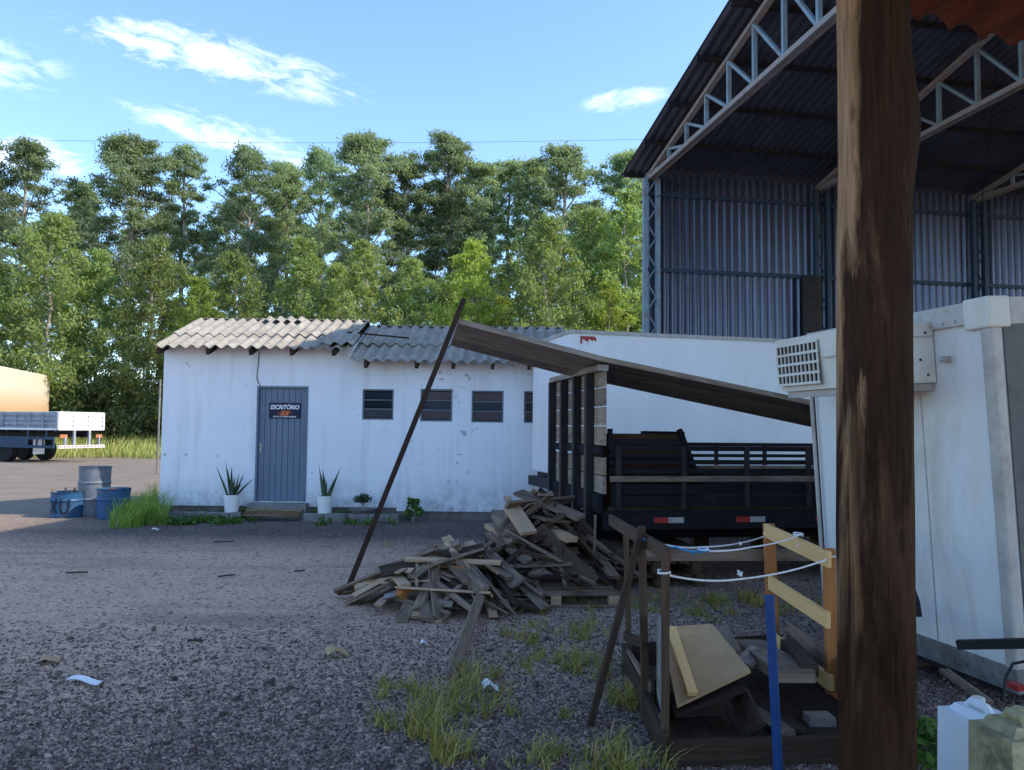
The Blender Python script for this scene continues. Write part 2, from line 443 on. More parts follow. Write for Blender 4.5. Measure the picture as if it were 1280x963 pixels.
def mat_asbestos():
    m, nt, b, _ = new_mat('fibre cement sheet')
    tc = N(nt, 'ShaderNodeTexCoord').outputs['Object']
    n1 = noise(nt, tc, 2.2, 8, 0.7)
    col = ramp(nt, n1, [(0.3, (0.235, 0.21, 0.17)), (0.65, (0.40, 0.37, 0.31))])
    n2 = noise(nt, mapping(nt, tc, (3.5, 0.8, 0.8)), 2.0, 6, 0.7)
    col = mix_c(nt, math_n(nt, 'MULTIPLY', ramp(nt, n2, [(0.5, 0.0), (0.72, 1.0)]), 0.6), col, (0.10, 0.085, 0.075))
    n3 = noise(nt, tc, 28, 4, 0.6)
    col = mix_c(nt, ramp(nt, n3, [(0.35, 0.35), (0.6, 0.0)]), col, (0.12, 0.11, 0.10))
    setc(nt, b, col)
    b.inputs['Roughness'].default_value = 0.9
    b.inputs['Specular IOR Level'].default_value = 0.2
    bump(nt, b, n3, 0.2, 0.01)
    return m
M['asbestos'] = mat_asbestos()

def mat_ground():
    m, nt, b, _ = new_mat('gravel yard')
    tc = N(nt, 'ShaderNodeTexCoord').outputs['Object']
    sep = N(nt, 'ShaderNodeSeparateXYZ'); nt.links.new(tc, sep.inputs[0])
    vo = N(nt, 'ShaderNodeTexVoronoi'); vo.inputs['Scale'].default_value = 42; vo.inputs['Randomness'].default_value = 1
    nt.links.new(tc, vo.inputs['Vector'])
    bw = N(nt, 'ShaderNodeRGBToBW'); nt.links.new(vo.outputs['Color'], bw.inputs[0])
    big = noise(nt, tc, 0.35, 6, 0.6)
    mid = noise(nt, tc, 2.4, 7, 0.7)
    vo2 = N(nt, 'ShaderNodeTexVoronoi'); vo2.inputs['Scale'].default_value = 17; nt.links.new(tc, vo2.inputs['Vector'])
    bw2 = N(nt, 'ShaderNodeRGBToBW'); nt.links.new(vo2.outputs['Color'], bw2.inputs[0])
    fine = noise(nt, tc, 30, 4, 0.7)
    stone = ramp(nt, bw.outputs[0], [(0.15, (0.08, 0.056, 0.045)), (0.5, (0.22, 0.158, 0.128)), (0.85, (0.43, 0.32, 0.265))])
    dirt = ramp(nt, mid, [(0.3, (0.66, 0.42, 0.29)), (0.7, (0.80, 0.54, 0.39))])
    dirt = mix_c(nt, ramp(nt, bw.outputs[0], [(0.10, 0.75), (0.32, 0.0)]), dirt, (0.20, 0.14, 0.10))
    dirt = mix_c(nt, ramp(nt, bw.outputs[0], [(0.7, 0.0), (0.9, 0.6)]), dirt, (0.74, 0.58, 0.44))
    spk = math_n(nt, 'MULTIPLY', ramp(nt, bw2.outputs[0], [(0.26, 1.0), (0.32, 0.0)]), ramp(nt, vo2.outputs['Distance'], [(0.3, 1.0), (0.5, 0.0)]))
    dirt = mix_c(nt, math_n(nt, 'MULTIPLY', spk, 0.8), dirt, (0.10, 0.083, 0.07))
    dirt = mix_c(nt, ramp(nt, fine, [(0.36, 0.5), (0.5, 0.0)]), dirt, (0.22, 0.155, 0.11))
    # wheel tracks pressed across the yard
    tr = noise(nt, mapping(nt, tc, (0.22, 1.1, 1)), 0.9, 4, 0.55, 0.5)
    dirt = mix_c(nt, ramp(nt, tr, [(0.52, 0.0), (0.66, 0.5)]), dirt, (0.28, 0.195, 0.14))
    f = math_n(nt, 'ADD', math_n(nt, 'MULTIPLY', big, 1.0), math_n(nt, 'MULTIPLY', mid, 0.5))
    f = ramp(nt, f, [(0.4, 0.7), (0.7, 1.0)])
    # dirt colour takes over to the left of the yard, stone colour to the right
    lr = ramp(nt, math_n(nt, 'ADD', math_n(nt, 'MULTIPLY', sep.outputs[0], -0.07), math_n(nt, 'MULTIPLY', big, 0.5)), [(0.0, 0.3), (0.45, 1.0)])
    f = math_n(nt, 'MULTIPLY', f, lr)
    col = mix_c(nt, f, stone, dirt)
    # darker stone strip along the office front, its shade band painted into the colour
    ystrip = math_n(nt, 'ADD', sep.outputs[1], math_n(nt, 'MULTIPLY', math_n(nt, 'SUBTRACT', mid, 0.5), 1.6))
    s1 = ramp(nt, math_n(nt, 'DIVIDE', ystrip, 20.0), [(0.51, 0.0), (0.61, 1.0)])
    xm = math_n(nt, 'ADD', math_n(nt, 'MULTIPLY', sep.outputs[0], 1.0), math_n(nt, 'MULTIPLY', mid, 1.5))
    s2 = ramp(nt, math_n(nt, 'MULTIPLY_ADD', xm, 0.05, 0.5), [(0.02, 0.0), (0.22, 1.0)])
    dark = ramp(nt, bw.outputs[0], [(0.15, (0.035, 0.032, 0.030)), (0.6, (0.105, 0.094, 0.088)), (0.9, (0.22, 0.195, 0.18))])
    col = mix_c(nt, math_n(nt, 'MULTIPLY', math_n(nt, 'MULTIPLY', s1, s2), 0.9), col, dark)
    # sandy road beyond the yard
    sandm = noise(nt, tc, 0.8, 7, 0.7)
    sand = ramp(nt, sandm, [(0.3, (0.24, 0.195, 0.155)), (0.7, (0.35, 0.29, 0.24))])
    sand = mix_c(nt, ramp(nt, bw.outputs[0], [(0.2, 0.35), (0.6, 0.0)]), sand, (0.14, 0.12, 0.10))
    ys = math_n(nt, 'ADD', sep.outputs[1], math_n(nt, 'MULTIPLY', sandm, 2.0))
    xs = math_n(nt, 'MULTIPLY', sep.outputs[0], 0.12)
    yf = ramp(nt, math_n(nt, 'MULTIPLY', math_n(nt, 'SUBTRACT', ys, xs), 0.02), [(0.285, 0.0), (0.34, 1.0)])
    col = mix_c(nt, yf, col, sand)
    setc(nt, b, col)
    b.inputs['Roughness'].default_value = 0.9
    b.inputs['Specular IOR Level'].default_value = 0.12
    h = math_n(nt, 'ADD', math_n(nt, 'MULTIPLY', vo.outputs['Distance'], -1.0), math_n(nt, 'MULTIPLY', mid, 0.5))
    bump(nt, b, h, 1.0, 0.035)
    return m
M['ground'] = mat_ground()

def mat_log():
    m, nt, b, _ = new_mat('weathered round log')
    tc = N(nt, 'ShaderNodeTexCoord').outputs['Object']
    v = mapping(nt, tc, (20, 20, 1.1))
    g = noise(nt, v, 2.0, 9, 0.75, 0.5)
    col = ramp(nt, g, [(0.25, (0.16, 0.09, 0.045)), (0.5, (0.33, 0.21, 0.115)), (0.8, (0.50, 0.36, 0.22))])
    # dark bark over middle and right; left flank's sky light painted in pale
    v2 = mapping(nt, tc, (5.0, 5.0, 0.9), (2.3, 0.4, 0.3))
    n2 = noise(nt, v2, 1.3, 7, 0.6, 0.6)
    sep = N(nt, 'ShaderNodeSeparateXYZ'); nt.links.new(tc, sep.inputs[0])
    x = math_n(nt, 'ADD', sep.outputs[0], math_n(nt, 'MULTIPLY_ADD', n2, 0.26, -0.12))
    x = math_n(nt, 'ADD', x, math_n(nt, 'MULTIPLY_ADD', sep.outputs[2], -0.022, 0.085))
    f = ramp(nt, math_n(nt, 'MULTIPLY_ADD', x, 3.0, 0.5), [(0.19, 0.0), (0.29, 1.0)])
    n3 = noise(nt, mapping(nt, tc, (6, 6, 1.3), (7, 1, 3)), 1.4, 6, 0.65, 0.4)
    keep = ramp(nt, math_n(nt, 'ADD', n3, math_n(nt, 'MULTIPLY_ADD', sep.outputs[2], 0.12, -0.22)), [(0.36, 0.8), (0.5, 1.0)])
    bark = ramp(nt, g, [(0.3, (0.007, 0.005, 0.004)), (0.8, (0.045, 0.021, 0.013))])
    col = mix_c(nt, math_n(nt, 'MULTIPLY', math_n(nt, 'MULTIPLY', f, keep), 0.95), col, bark)
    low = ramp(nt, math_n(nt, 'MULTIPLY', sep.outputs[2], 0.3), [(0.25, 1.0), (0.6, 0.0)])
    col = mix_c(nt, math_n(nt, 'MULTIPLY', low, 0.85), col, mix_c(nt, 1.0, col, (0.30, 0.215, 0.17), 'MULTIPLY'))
    kn = N(nt, 'ShaderNodeTexVoronoi'); kn.inputs['Scale'].default_value = 1.0
    nt.links.new(mapping(nt, tc, (7, 7, 2.2), (1.7, .3, .2)), kn.inputs['Vector'])
    col = mix_c(nt, ramp(nt, kn.outputs['Distance'], [(0.07, 0.85), (0.16, 0.0)]), col, (0.02, 0.012, 0.009))
    cr2 = noise(nt, mapping(nt, tc, (30, 30, 0.9)), 2.0, 3, 0.5, 0.4)
    col = mix_c(nt, ramp(nt, cr2, [(0.34, 0.4), (0.41, 0.0)]), col, (0.03, 0.018, 0.012))
    setc(nt, b, col)
    b.inputs['Roughness'].default_value = 0.85
    b.inputs['Specular IOR Level'].default_value = 0.06
    crk = noise(nt, mapping(nt, tc, (26, 26, 0.8)), 2.0, 4, 0.55, 0.3)
    bump(nt, b, math_n(nt, 'ADD', g, math_n(nt, 'MULTIPLY', ramp(nt, crk, [(0.42, 0.0), (0.5, 1.0)]), 0.6)), 0.6, 0.015)
    return m
M['log'] = mat_log()

def mat_tarp():
    m, nt, b, _ = new_mat('faded two tone body paint')
    tc = N(nt, 'ShaderNodeTexCoord').outputs['Object']
    sep = N(nt, 'ShaderNodeSeparateXYZ'); nt.links.new(tc, sep.inputs[0])
    n1 = noise(nt, tc, 0.5, 5, 0.6)
    z = math_n(nt, 'ADD', math_n(nt, 'DIVIDE', sep.outputs[2], 4.4), math_n(nt, 'MULTIPLY', n1, 0.12))
    col = ramp(nt, z, [(0.5, (0.52, 0.27, 0.09)), (0.85, (0.66, 0.57, 0.43))])
    setc(nt, b, col); b.inputs['Roughness'].default_value = 0.5
    return m
M['orange_body'] = mat_tarp()

# ------------------------------------------------------------------ world, sun
SUNV = Vector((1.2, -0.18, 1.0)).normalized()
EL = math.asin(SUNV.z)
AZ = math.atan2(SUNV.x, SUNV.y)          # clockwise from +Y
SKY_S, SUN_S, EXPO = 0.14, 2.6, 1.3
world = bpy.data.worlds.new('World'); scene.world = world; world.use_nodes = True
nt = world.node_tree; nt.nodes.clear()
wo = N(nt, 'ShaderNodeOutputWorld'); bg = N(nt, 'ShaderNodeBackground'); bg.inputs[1].default_value = SKY_S
nt.links.new(bg.outputs[0], wo.inputs[0])
sky = N(nt, 'ShaderNodeTexSky', sky_type='NISHITA'); sky.sun_disc = False
sky.sun_elevation = EL; sky.sun_rotation = AZ; sky.air_density = 1.0; sky.dust_density = 0.6; sky.ozone_density = 2.0
gen = N(nt, 'ShaderNodeTexCoord').outputs['Generated']
sep = N(nt, 'ShaderNodeSeparateXYZ'); nt.links.new(gen, sep.inputs[0])
yy = math_n(nt, 'MAXIMUM', sep.outputs[1], 0.02)
U = math_n(nt, 'DIVIDE', sep.outputs[0], yy); V = math_n(nt, 'DIVIDE', sep.outputs[2], yy)
cmb = N(nt, 'ShaderNodeCombineXYZ'); nt.links.new(U, cmb.inputs[0]); nt.links.new(V, cmb.inputs[1])
cloud = None
def streak(p0, p1, wid, amt, seed, soft=1.0):
    """a long cirrus streak between two directions of the sky"""
    global cloud
    a, b_ = ray(*p0), ray(*p1)
    a = Vector((a.x / a.y, a.z / a.y)); b_ = Vector((b_.x / b_.y, b_.z / b_.y))
    c = (a + b_) / 2; d = b_ - a; L = d.length / 2; d.normalize()
    du = math_n(nt, 'SUBTRACT', U, c.x); dv = math_n(nt, 'SUBTRACT', V, c.y)
    l = math_n(nt, 'DIVIDE', math_n(nt, 'ADD', math_n(nt, 'MULTIPLY', du, d.x), math_n(nt, 'MULTIPLY', dv, d.y)), L)
    t = math_n(nt, 'DIVIDE', math_n(nt, 'ADD', math_n(nt, 'MULTIPLY', du, -d.y), math_n(nt, 'MULTIPLY', dv, d.x)), wid / F)
    r = math_n(nt, 'ADD', math_n(nt, 'MULTIPLY', l, l), math_n(nt, 'MULTIPLY', t, t))
    e = math_n(nt, 'SUBTRACT', 1.0, r)
    vv = mapping(nt, cmb.outputs[0], (1, 1, 1), (seed, seed * 0.37, 0))
    rot = N(nt, 'ShaderNodeVectorRotate', rotation_type='Z_AXIS'); rot.inputs['Angle'].default_value = -math.atan2(d.y, d.x)
    nt.links.new(vv, rot.inputs['Vector'])
    vv = mapping(nt, rot.outputs[0], (9, 26, 1))
    nz = noise(nt, vv, 1.8, 11, 0.68, 0.5)
    s = math_n(nt, 'ADD', math_n(nt, 'MULTIPLY', e, 0.62 * soft), math_n(nt, 'MULTIPLY_ADD', nz, 2.6, -1.5))
    mk = ramp(nt, s, [(0.0, 0.0), (0.4, 0.3), (1.0, 0.95)])
    mk = math_n(nt, 'MULTIPLY', math_n(nt, 'MULTIPLY', mk, math_n(nt, 'MULTIPLY', e, 1.9, clamp=True)), amt)
    cloud = mk if cloud is None else math_n(nt, 'MAXIMUM', cloud, mk)
streak((40, 12), (490, 128), 38, 1.0, 1.3)
streak((120, 122), (470, 222), 28, 0.7, 4.1)
streak((-190, 40), (110, 108), 48, 0.6, 7.7)
streak((-160, 165), (160, 215), 32, 0.9, 2.9)
streak((715, 137), (850, 112), 19, 0.7, 9.2, 1.2)
streak((880, 10), (1100, 60), 30, 0.3, 12.0)
front = math_n(nt, 'GREATER_THAN', sep.outputs[1], 0.03)
cloud = math_n(nt, 'MULTIPLY', cloud, front)
CLOUD_C = (6.6, 6.8, 7.3)
skyc = mix_c(nt, 1.0, sky.outputs[0], (0.88, 1.0, 1.14), 'MULTIPLY')
wc = mix_c(nt, cloud, skyc, CLOUD_C)
nt.links.new(wc, bg.inputs[0])

sl = bpy.data.lights.new('sun', 'SUN'); sl.energy = SUN_S; sl.angle = rad(0.53); sl.color = (1.0, 0.91, 0.78)
so = bpy.data.objects.new('sun', sl); COL.objects.link(so)
so.rotation_euler = SUNV.to_track_quat('Z', 'Y').to_euler(); so.location = SUNV * 80

vs = scene.view_settings
scene.display_settings.display_device = 'sRGB'
vs.view_transform = 'Standard'; vs.look = 'None'; vs.exposure = EXPO; vs.gamma = 1.0; vs.use_curve_mapping = False

# ------------------------------------------------------------------ ground
mb = MB()
def gh(x, y):
    return 0.0
mb.grid(lambda a, b: (-900 + 1800 * a, -300 + 1500 * b, 0), 4, 4)
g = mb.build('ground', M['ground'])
# object coordinates = world coordinates on this sheet
off = g.location.copy()
for v in g.data.vertices: v.co += off
g.location = (0, 0, 0)
tag(g, kind='structure')

# ------------------------------------------------------------------ office building
YF, YR = 14.4, 14.32
XL, XS, XR = -6.38, -2.06, 1.0
office = thing('office_building', 'low white plastered office with grey door and corrugated roof', 'building', (XL, YF, 0))
def wall_sheet(mb, x0, x1, z0, z1, y, th, openings, m=0):
    xs = sorted({x0, x1, *[o[0] for o in openings], *[o[1] for o in openings]})
    zs = sorted({z0, z1, *[o[2] for o in openings], *[o[3] for o in openings]})
    for a, b in zip(xs, xs[1:]):
        for c, d in zip(zs, zs[1:]):
            if any(o[0] <= a and b <= o[1] and o[2] <= c and d <= o[3] for o in openings): continue
            mb.poly([(a, y, c), (b, y, c), (b, y, d), (a, y, d)], m)
            mb.poly([(b, y + th, c), (a, y + th, c), (a, y + th, d), (b, y + th, d)], m)
    for (a, b, c, d) in openings:
        mb.poly([(a, y, c), (a, y + th, c), (a, y + th, d), (a, y, d)], m)
        mb.poly([(b, y + th, c), (b, y, c), (b, y, d), (b, y + th, d)], m)
        mb.poly([(a, y, d), (a, y + th, d), (b, y + th, d), (b, y, d)], m)
        mb.poly([(a, y + th, c), (a, y, c), (b, y, c), (b, y + th, c)], m)
DOOR = (-4.66, -3.72, 0.30, 2.40)
W1 = (-2.73, -2.16, 1.80, 2.36)
WR = [(-1.66, -1.08, 1.78, 2.37), (-0.73, -0.15, 1.77, 2.35), (0.22, 0.80, 1.77, 2.35)]
ZW0 = 0.21
def zroofL(y): return 3.06 + (y - 14.0) * 0.365
def zroofR(y): return 2.84 + (y - 13.9) * 0.40
YRIDGE, YB = 16.0, 17.7
mb = MB()
XRL = -2.92
wall_sheet(mb, XL, XRL, ZW0, zroofL(YF) - 0.07, YF, 0.16, [DOOR])
wall_sheet(mb, XRL, XS, ZW0, zroofR(YF) - 0.07, YF, 0.16, [W1])
mb.poly([(XRL, YF, 2.9), (XRL, YRIDGE, 2.9), (XRL, YRIDGE, zroofL(YRIDGE) - .07), (XRL, YF, zroofL(YF) - .07)])
wall_sheet(mb, XS, XR, ZW0 - 0.05, zroofR(YR) - 0.07, YR, 0.16, WR)
# return where the right part stands forward, gable and back walls
mb.poly([(XS, YF, ZW0 - .05), (XS, YR, ZW0 - .05), (XS, YR, zroofR(YR) - .07), (XS, YF, zroofR(YR) - .07)])
def back_z(y): return zroofL(YRIDGE) - (y - YRIDGE) * 0.365
for x in (XL, XR):
    zf = zroofL if x == XL else zroofR
    yf = YF if x == XL else YR
    mb.poly([(x, yf, ZW0), (x, YB, ZW0), (x, YB, back_z(YB) - .07), (x, YRIDGE, zf(YRIDGE) - .07), (x, yf, zf(yf) - .07)])
mb.poly([(XL, YB, ZW0), (XR, YB, ZW0), (XR, YB, back_z(YB) - .07), (XL, YB, back_z(YB) - .07)])
wall = mb.build('wall', M['wall'], office)
mb = MB()
mb.bx(XL + .01, XS, YF + .03, YB - .01, 0, ZW0 - .002)
mb.bx(XS + .002, XR - .01, YR + .02, YB - .01, 0, ZW0 - .052)
mb.build('plinth', M['brick'], office)
# kerb of concrete blocks holding the planting strip
mb = MB()
x = XL - 0.12
while x < -4.75:
    L = RND.uniform(0.36, 0.42); e = min(x + L, -4.74)
    mb.box(((x + e) / 2, YF - 0.42 + RND.uniform(-.012, .012), 0.07), (e - x - 0.012, 0.13, 0.15 + RND.uniform(-.015, .012)), Matrix.Rotation(RND.uniform(-.03, .03), 3, 'Z')); x = e
x = -3.64
while x < XS:
    L = RND.uniform(0.36, 0.42); e = min(x + L, XS + 0.1)
    mb.box(((x + e) / 2, YF - 0.42 + RND.uniform(-.012, .012), 0.07), (e - x - 0.012, 0.13, 0.14 + RND.uniform(-.015, .012)), Matrix.Rotation(RND.uniform(-.03, .03), 3, 'Z')); x = e
mb.bx(-4.72, -3.66, YF - .22, YF + .02, 0.0, 0.285)
bevel(mb.build('kerb_blocks', M['concrete'], office), 0.012)
mb = MB()
mb.bx(-0.35, 0.75, YR - 0.16, YR - 0.1, 0.0, 0.21)
bevel(mb.build('concrete_slab', M['concrete'], office), 0.01)
mb = MB()
for k in range(3):
    mb.beam((-4.70, YF - .46 + k * .085, 0.10 + k * .035), (-3.70, YF - .46 + k * .085, 0.105 + k * .035), 0.07, 0.03)
mb.build('doorstep', M['wood_grey'], office)
# door
mb = MB()
x0, x1, z0, z1 = DOOR
fr = 0.035
yd = YF + 0.05
mb.bx(x0, x0 + fr, YF - .004, yd + .06, z0, z1); mb.bx(x1 - fr, x1, YF - .004, yd + .06, z0, z1); mb.bx(x0 + fr, x1 - fr, YF - .004, yd + .06, z1 - fr, z1)
n = 8; w = (x1 - x0 - 2 * fr) / n
for k in range(n):
    a = x0 + fr + k * w
    mb.bx(a + .007, a + w - .007, yd, yd + .03, z0 + .01, z1 - fr)
mb.bx(x0 + fr, x1 - fr, yd + .014, yd + .03, z0 + .01, z1 - fr)
door = mb.build('door', M['door_paint'], office)
mb = MB()
mb.bx(x0 + .06, x0 + .095, yd - .012, yd - .001, 1.18, 1.36)
mb.tube([(x0 + .078, yd - .012, 1.30), (x0 + .078, yd - .05, 1.30), (x0 + .17, yd - .055, 1.295)], .011, 8)
mb.build('handle', M['trailer_trim'], door)
mb = MB()
sx0, sx1, sz0, sz1 = -4.445, -3.865, 1.805, 2.095
mb.bx(sx0, sx1, yd - .012, yd - .002, sz0, sz1, 0)
cxs = (sx0 + sx1) / 2; yt = yd - .0145
fit_text(mb, 'ESCRIT\u00d3RIO', (cxs, yt, 2.025), (1, 0, 0), (0, 0, 1), 0.53, 0.10, 1, 0.2, 0.035)
fit_text(mb, 'SS', (cxs, yt, 1.905), (1, 0, 0), (0, 0, 1), 0.20, 0.085, 2, 0.35, 0.045)
fit_text(mb, 'PE\u00c7AS E CARROCERIAS', (cxs, yt, 1.838), (1, 0, 0), (0, 0, 1), 0.42, 0.032, 1, 0.1, 0.03)
mb.bx(cxs - .14, cxs - .105, yd - .0145, yd - .0125, 1.90, 1.908, 2); mb.bx(cxs + .105, cxs + .14, yd - .0145, yd - .0125, 1.90, 1.908, 2)
mb.build('door_sign', [M['sign_navy'], M['sign_white'], M['sign_orange']], door)
# louvre windows
def louvre(o, y, tilt, npane=3):
    x0, x1, z0, z1 = o
    mb = MB(); t = .03
    ya, yb = y + .015, y + .07
    mb.bx(x0, x0 + t, ya, yb, z0, z1); mb.bx(x1 - t, x1, ya, yb, z0, z1)
    mb.bx(x0 + t, x1 - t, ya, yb, z0, z0 + t); mb.bx(x0 + t, x1 - t, ya, yb, z1 - t, z1)
    hh = (z1 - z0 - 2 * t) / npane
    for k in range(1, npane):
        mb.bx(x0 + t, x1 - t, ya + .005, yb - .02, z0 + t + k * hh - .011, z0 + t + k * hh + .011)
    mb.bx(x0 - .02, x1 + .02, y + .1, y + .11, z0 - .02, z1 + .02, 1)
    fr_ = mb.build('window', [M['frame_grey'], M['dark_void']], office)
    for k in range(npane):
        p = MB()
        zc = z0 + t + (k + .5) * hh
        tl = tilt[k % len(tilt)]
        R = Matrix.Rotation(tl, 3, 'X')
        p.box(((x0 + x1) / 2, y + .05, zc), (x1 - x0 - 2 * t - .006, .006, hh - .03), R)
        p.build('pane', M['window_glass'], fr_)
mg, nt2, b2, _ = new_mat('dark louvre glass')
b2.inputs['Base Color'].default_value = (0.03, 0.045, 0.06, 1); b2.inputs['Roughness'].default_value = 0.15; b2.inputs['Specular IOR Level'].default_value = 0.6
M['window_glass'] = mg
louvre(W1, YF, (0.1, 0.75, 0.55))
for k, o in enumerate(WR): louvre(o, YR, (0.08, 0.12, 0.1))
# roof sheets
def corr_sheet(mb, x0, x1, ya, za, yb, zb, pitch=0.215, amp=0.031, per=12, th=0.012, seed=0, m=0):
    n = int((x1 - x0) / pitch * per)
    sl = Vector((0, yb - ya, zb - za)); nrm = Vector((0, -(zb - za), yb - ya)).normalized()
    ns = 5
    def fn(top):
        def f(a, b):
            x = x0 + (x1 - x0) * a
            ph = 2 * math.pi * (x - x0) / pitch
            h = amp * math.sin(ph) + 0.012 * mnoise.noise(Vector((x * .5, b * 2 + seed, 3)))
            p = Vector((x, ya, za)) + sl * b + nrm * (h + (th if top else 0))
            p.y += 0.012 * math.sin(math.floor((x - x0) / 1.05) * 2.1 + seed) if b in (0, 1) else 0
            return p
        return f
    mb.grid(fn(True), n, ns, m); mb.grid(lambda a, b: fn(False)(1 - a, b), n, ns, m)
    for e in (0, 1):
        mb.grid(lambda a, b: fn(b > .5)(a, e), n, 1, m)
XRL = -2.92
def roof_part(x0, x1, zf, ye, seed, split):
    mb = MB()
    yb = YRIDGE
    ym = ye + split * (yb - ye)
    corr_sheet(mb, x0, x1, ym - .08, zf(ym - .08) + .03, yb, zf(yb) + .03, seed=seed)
    corr_sheet(mb, x0, x1, ye, zf(ye), ym + .06, zf(ym + .06), seed=seed + 1)
    corr_sheet(mb, x0, x1, YB + .3, zf(yb) - (YB + .3 - yb) * .365, yb - .03, zf(yb) + .04, seed=seed + 2)
    return mb.build('roof', M['asbestos'], office, smooth=True)
roofL = roof_part(XL - .04, XRL, zroofL, 14.0, 1, 0.42)
roofR = roof_part(XRL + .03, XR + .05, zroofR, 13.9, 5, 0.45)
for x in (-6.33, -5.45, -4.68, -3.95, -3.2):
    mb = MB()
    mb.beam((x, 14.03, zroofL(14.03) - .09), (x, YRIDGE - .05, zroofL(YRIDGE - .05) - .09), .06, .11)
    mb.build('rafter', M['wood_dark'], office)
for x in (-2.6, -1.7, -1.05, -0.35, 0.3):
    mb = MB()
    mb.beam((x, 13.93, zroofR(13.93) - .09), (x, YRIDGE - .05, zroofR(YRIDGE - .05) - .09), .06, .11)
    mb.build('rafter', M['wood_dark'], office)
mb = MB()
pts = [(-4.64, YF - .012, 3.02), (-4.65, YF - .014, 2.8), (-4.67, YF - .014, 2.55), (-4.64, YF - .012, 2.45), (-4.6, YF - .012, 2.41)]
mb.tube(pts, .007, 6)
mb.build('cable', M['cable'], office)
# broken pieces lying on the roof
mb = MB()
corr_sheet(mb, -3.45, -2.86, 14.05, zroofL(14.05) + .075, 14.75, zroofL(14.75) + .085, seed=9)
tag(mb.build('roof_sheet_piece', M['asbestos'], smooth=True), 'broken piece of corrugated sheet lying on the roof at the step between the two roof heights', 'roof sheet')
mb = MB()
mb.beam((-3.12, 14.8, zroofL(14.8) + .10), (-1.95, 14.85, zroofR(14.85) + .135), .035, .03)
tag(mb.build('iron_bar', M['rust_bar']), 'thin rusty bar lying across the office roof above the small window', 'bar')
mb = MB()
corr_sheet(mb, -5.0, -4.2, 15.72, zroofL(15.72) + .075, 15.98, zroofL(15.98) + .085, seed=12)
tag(mb.build('ridge_sheet_piece', M['asbestos'], smooth=True), 'loose strip of corrugated sheet lying on the office ridge above the door', 'roof sheet')

# ------------------------------------------------------------------ pot plants by the office
def blade_leaf(mb, base, tip, w, bend=0.0, m=0, segs=5):
    base, tip = Vector(base), Vector(tip)
    d = tip - base
    side = d.cross(Vector((0, 1, 0.2))).normalized()
    nrm = side.cross(d).normalized()
    rows = []
    for k in range(segs + 1):
        t = k / segs
        ww = w * (1 - t) ** 0.6 * (0.75 + 0.25 * math.sin(math.pi * min(1, t * 1.4)))
        c = base + d * t + nrm * 0 + Vector((0, 0, -bend * t * t))
        rows.append((c - side * ww / 2, c + nrm * w * 0.12, c + side * ww / 2))
    for a, b in zip(rows, rows[1:]):
        mb.poly([a[0], a[1], b[1], b[0]], m); mb.poly([a[1], a[2], b[2], b[1]], m)
def snake_pot(px, label, leaves):
    c = at(px, 634, 14.1); c.z = 0.0
    t = thing('potted_plant', label, 'pot plant', (c.x, c.y, 0.09))
    mb = MB()
    mb.lathe([(.105, 0), (.115, .02), (.14, .33), (.142, .35), (.125, .35), (.12, .31), (.002, .31)], (c.x, c.y, .09), 24)
    mb.build('pot', M['white_paint'], t, smooth=False)
    mb = MB(); mb.lathe([(.119, .318), (.001, .335)], (c.x, c.y, .09), 16); mb.build('soil', M['pot_soil'], t)
    mb = MB()
    for (dx, dy, h, w, bend) in leaves:
        b0 = (c.x + dx * .18, c.y + RND.uniform(-.05, .05), .40)
        blade_leaf(mb, b0, (c.x + dx, c.y + dy, .42 + h), w, bend)
    mb.build('leaves', M['leaf_snake'], t)
snake_pot(289.5, 'white pot with fanned arching sword leaves left of the office door', [(-.30, 0, .55, .055, .02), (-.17, .1, .62, .05, 0), (-.08, -.05, .48, .075, 0), (-.02, 0, .52, .08, 0), (.03, .04, .34, .07, 0), (.12, 0, .42, .05, .02), (.22, -.05, .46, .05, .05), (.40, 0, .42, .045, .10), (.2, -.1, .26, .05, .03)])
snake_pot(406, 'white pot with two upright clumps of sword leaves right of the office door', [(-.12, 0, .56, .055, 0), (-.10, .05, .42, .07, 0), (-.05, 0, .50, .075, 0), (-.02, .05, .34, .08, 0), (.03, -.04, .30, .06, 0), (.27, 0, .56, .065, .03), (.16, .05, .33, .06, 0)])
def leafy(mb, c, r, n, L, W, rnd, flat=0.8):
    for _ in range(n):
        d = Vector((rnd.gauss(0, 1), rnd.gauss(0, 1), rnd.gauss(0, 1))).normalized()
        p = Vector(c) + Vector((d.x * r, d.y * r, d.z * r * flat)) * rnd.random() ** 0.4
        a = Vector((rnd.gauss(0, 1), rnd.gauss(0, 1), rnd.gauss(0, .5))).normalized()
        s = a.cross(Vector((rnd.gauss(0, 1), rnd.gauss(0, 1), rnd.gauss(0, 1)))).normalized()
        mb.poly([p - a * L / 2, p + s * W / 2, p + a * L / 2, p - s * W / 2])
c = at(453, 634, 14.12)
t = thing('bonsai_plant', 'small rounded shrub in a shallow dark bowl beside the slanted bar', 'pot plant', (c.x, c.y, .12))
mb = MB(); mb.lathe([(.16, 0), (.23, .08), (.24, .1), (.21, .1), (.2, .07), (.01, .07)], (c.x, c.y, .12), 20); mb.build('bowl', M['concrete'], t)
mb = MB(); mb.tube([(c.x, c.y, .19), (c.x + .02, c.y, .28), (c.x, c.y, .36)], [.02, .016, .01], 6)
for dx in (-.09, .08, .02): mb.tube([(c.x + .01, c.y, .27), (c.x + dx, c.y + .02, .38)], [.01, .006], 5)
mb.build('stem', M['bark'], t)
mb = MB(); r_ = random.Random(3)
for dx, dz, rr in ((-.09, .38, .08), (.09, .39, .085), (0, .43, .09), (.02, .37, .07)): leafy(mb, (c.x + dx, c.y, dz), rr, 60, .06, .03, r_)
mb.build('foliage', M['leaf_snake'], t)
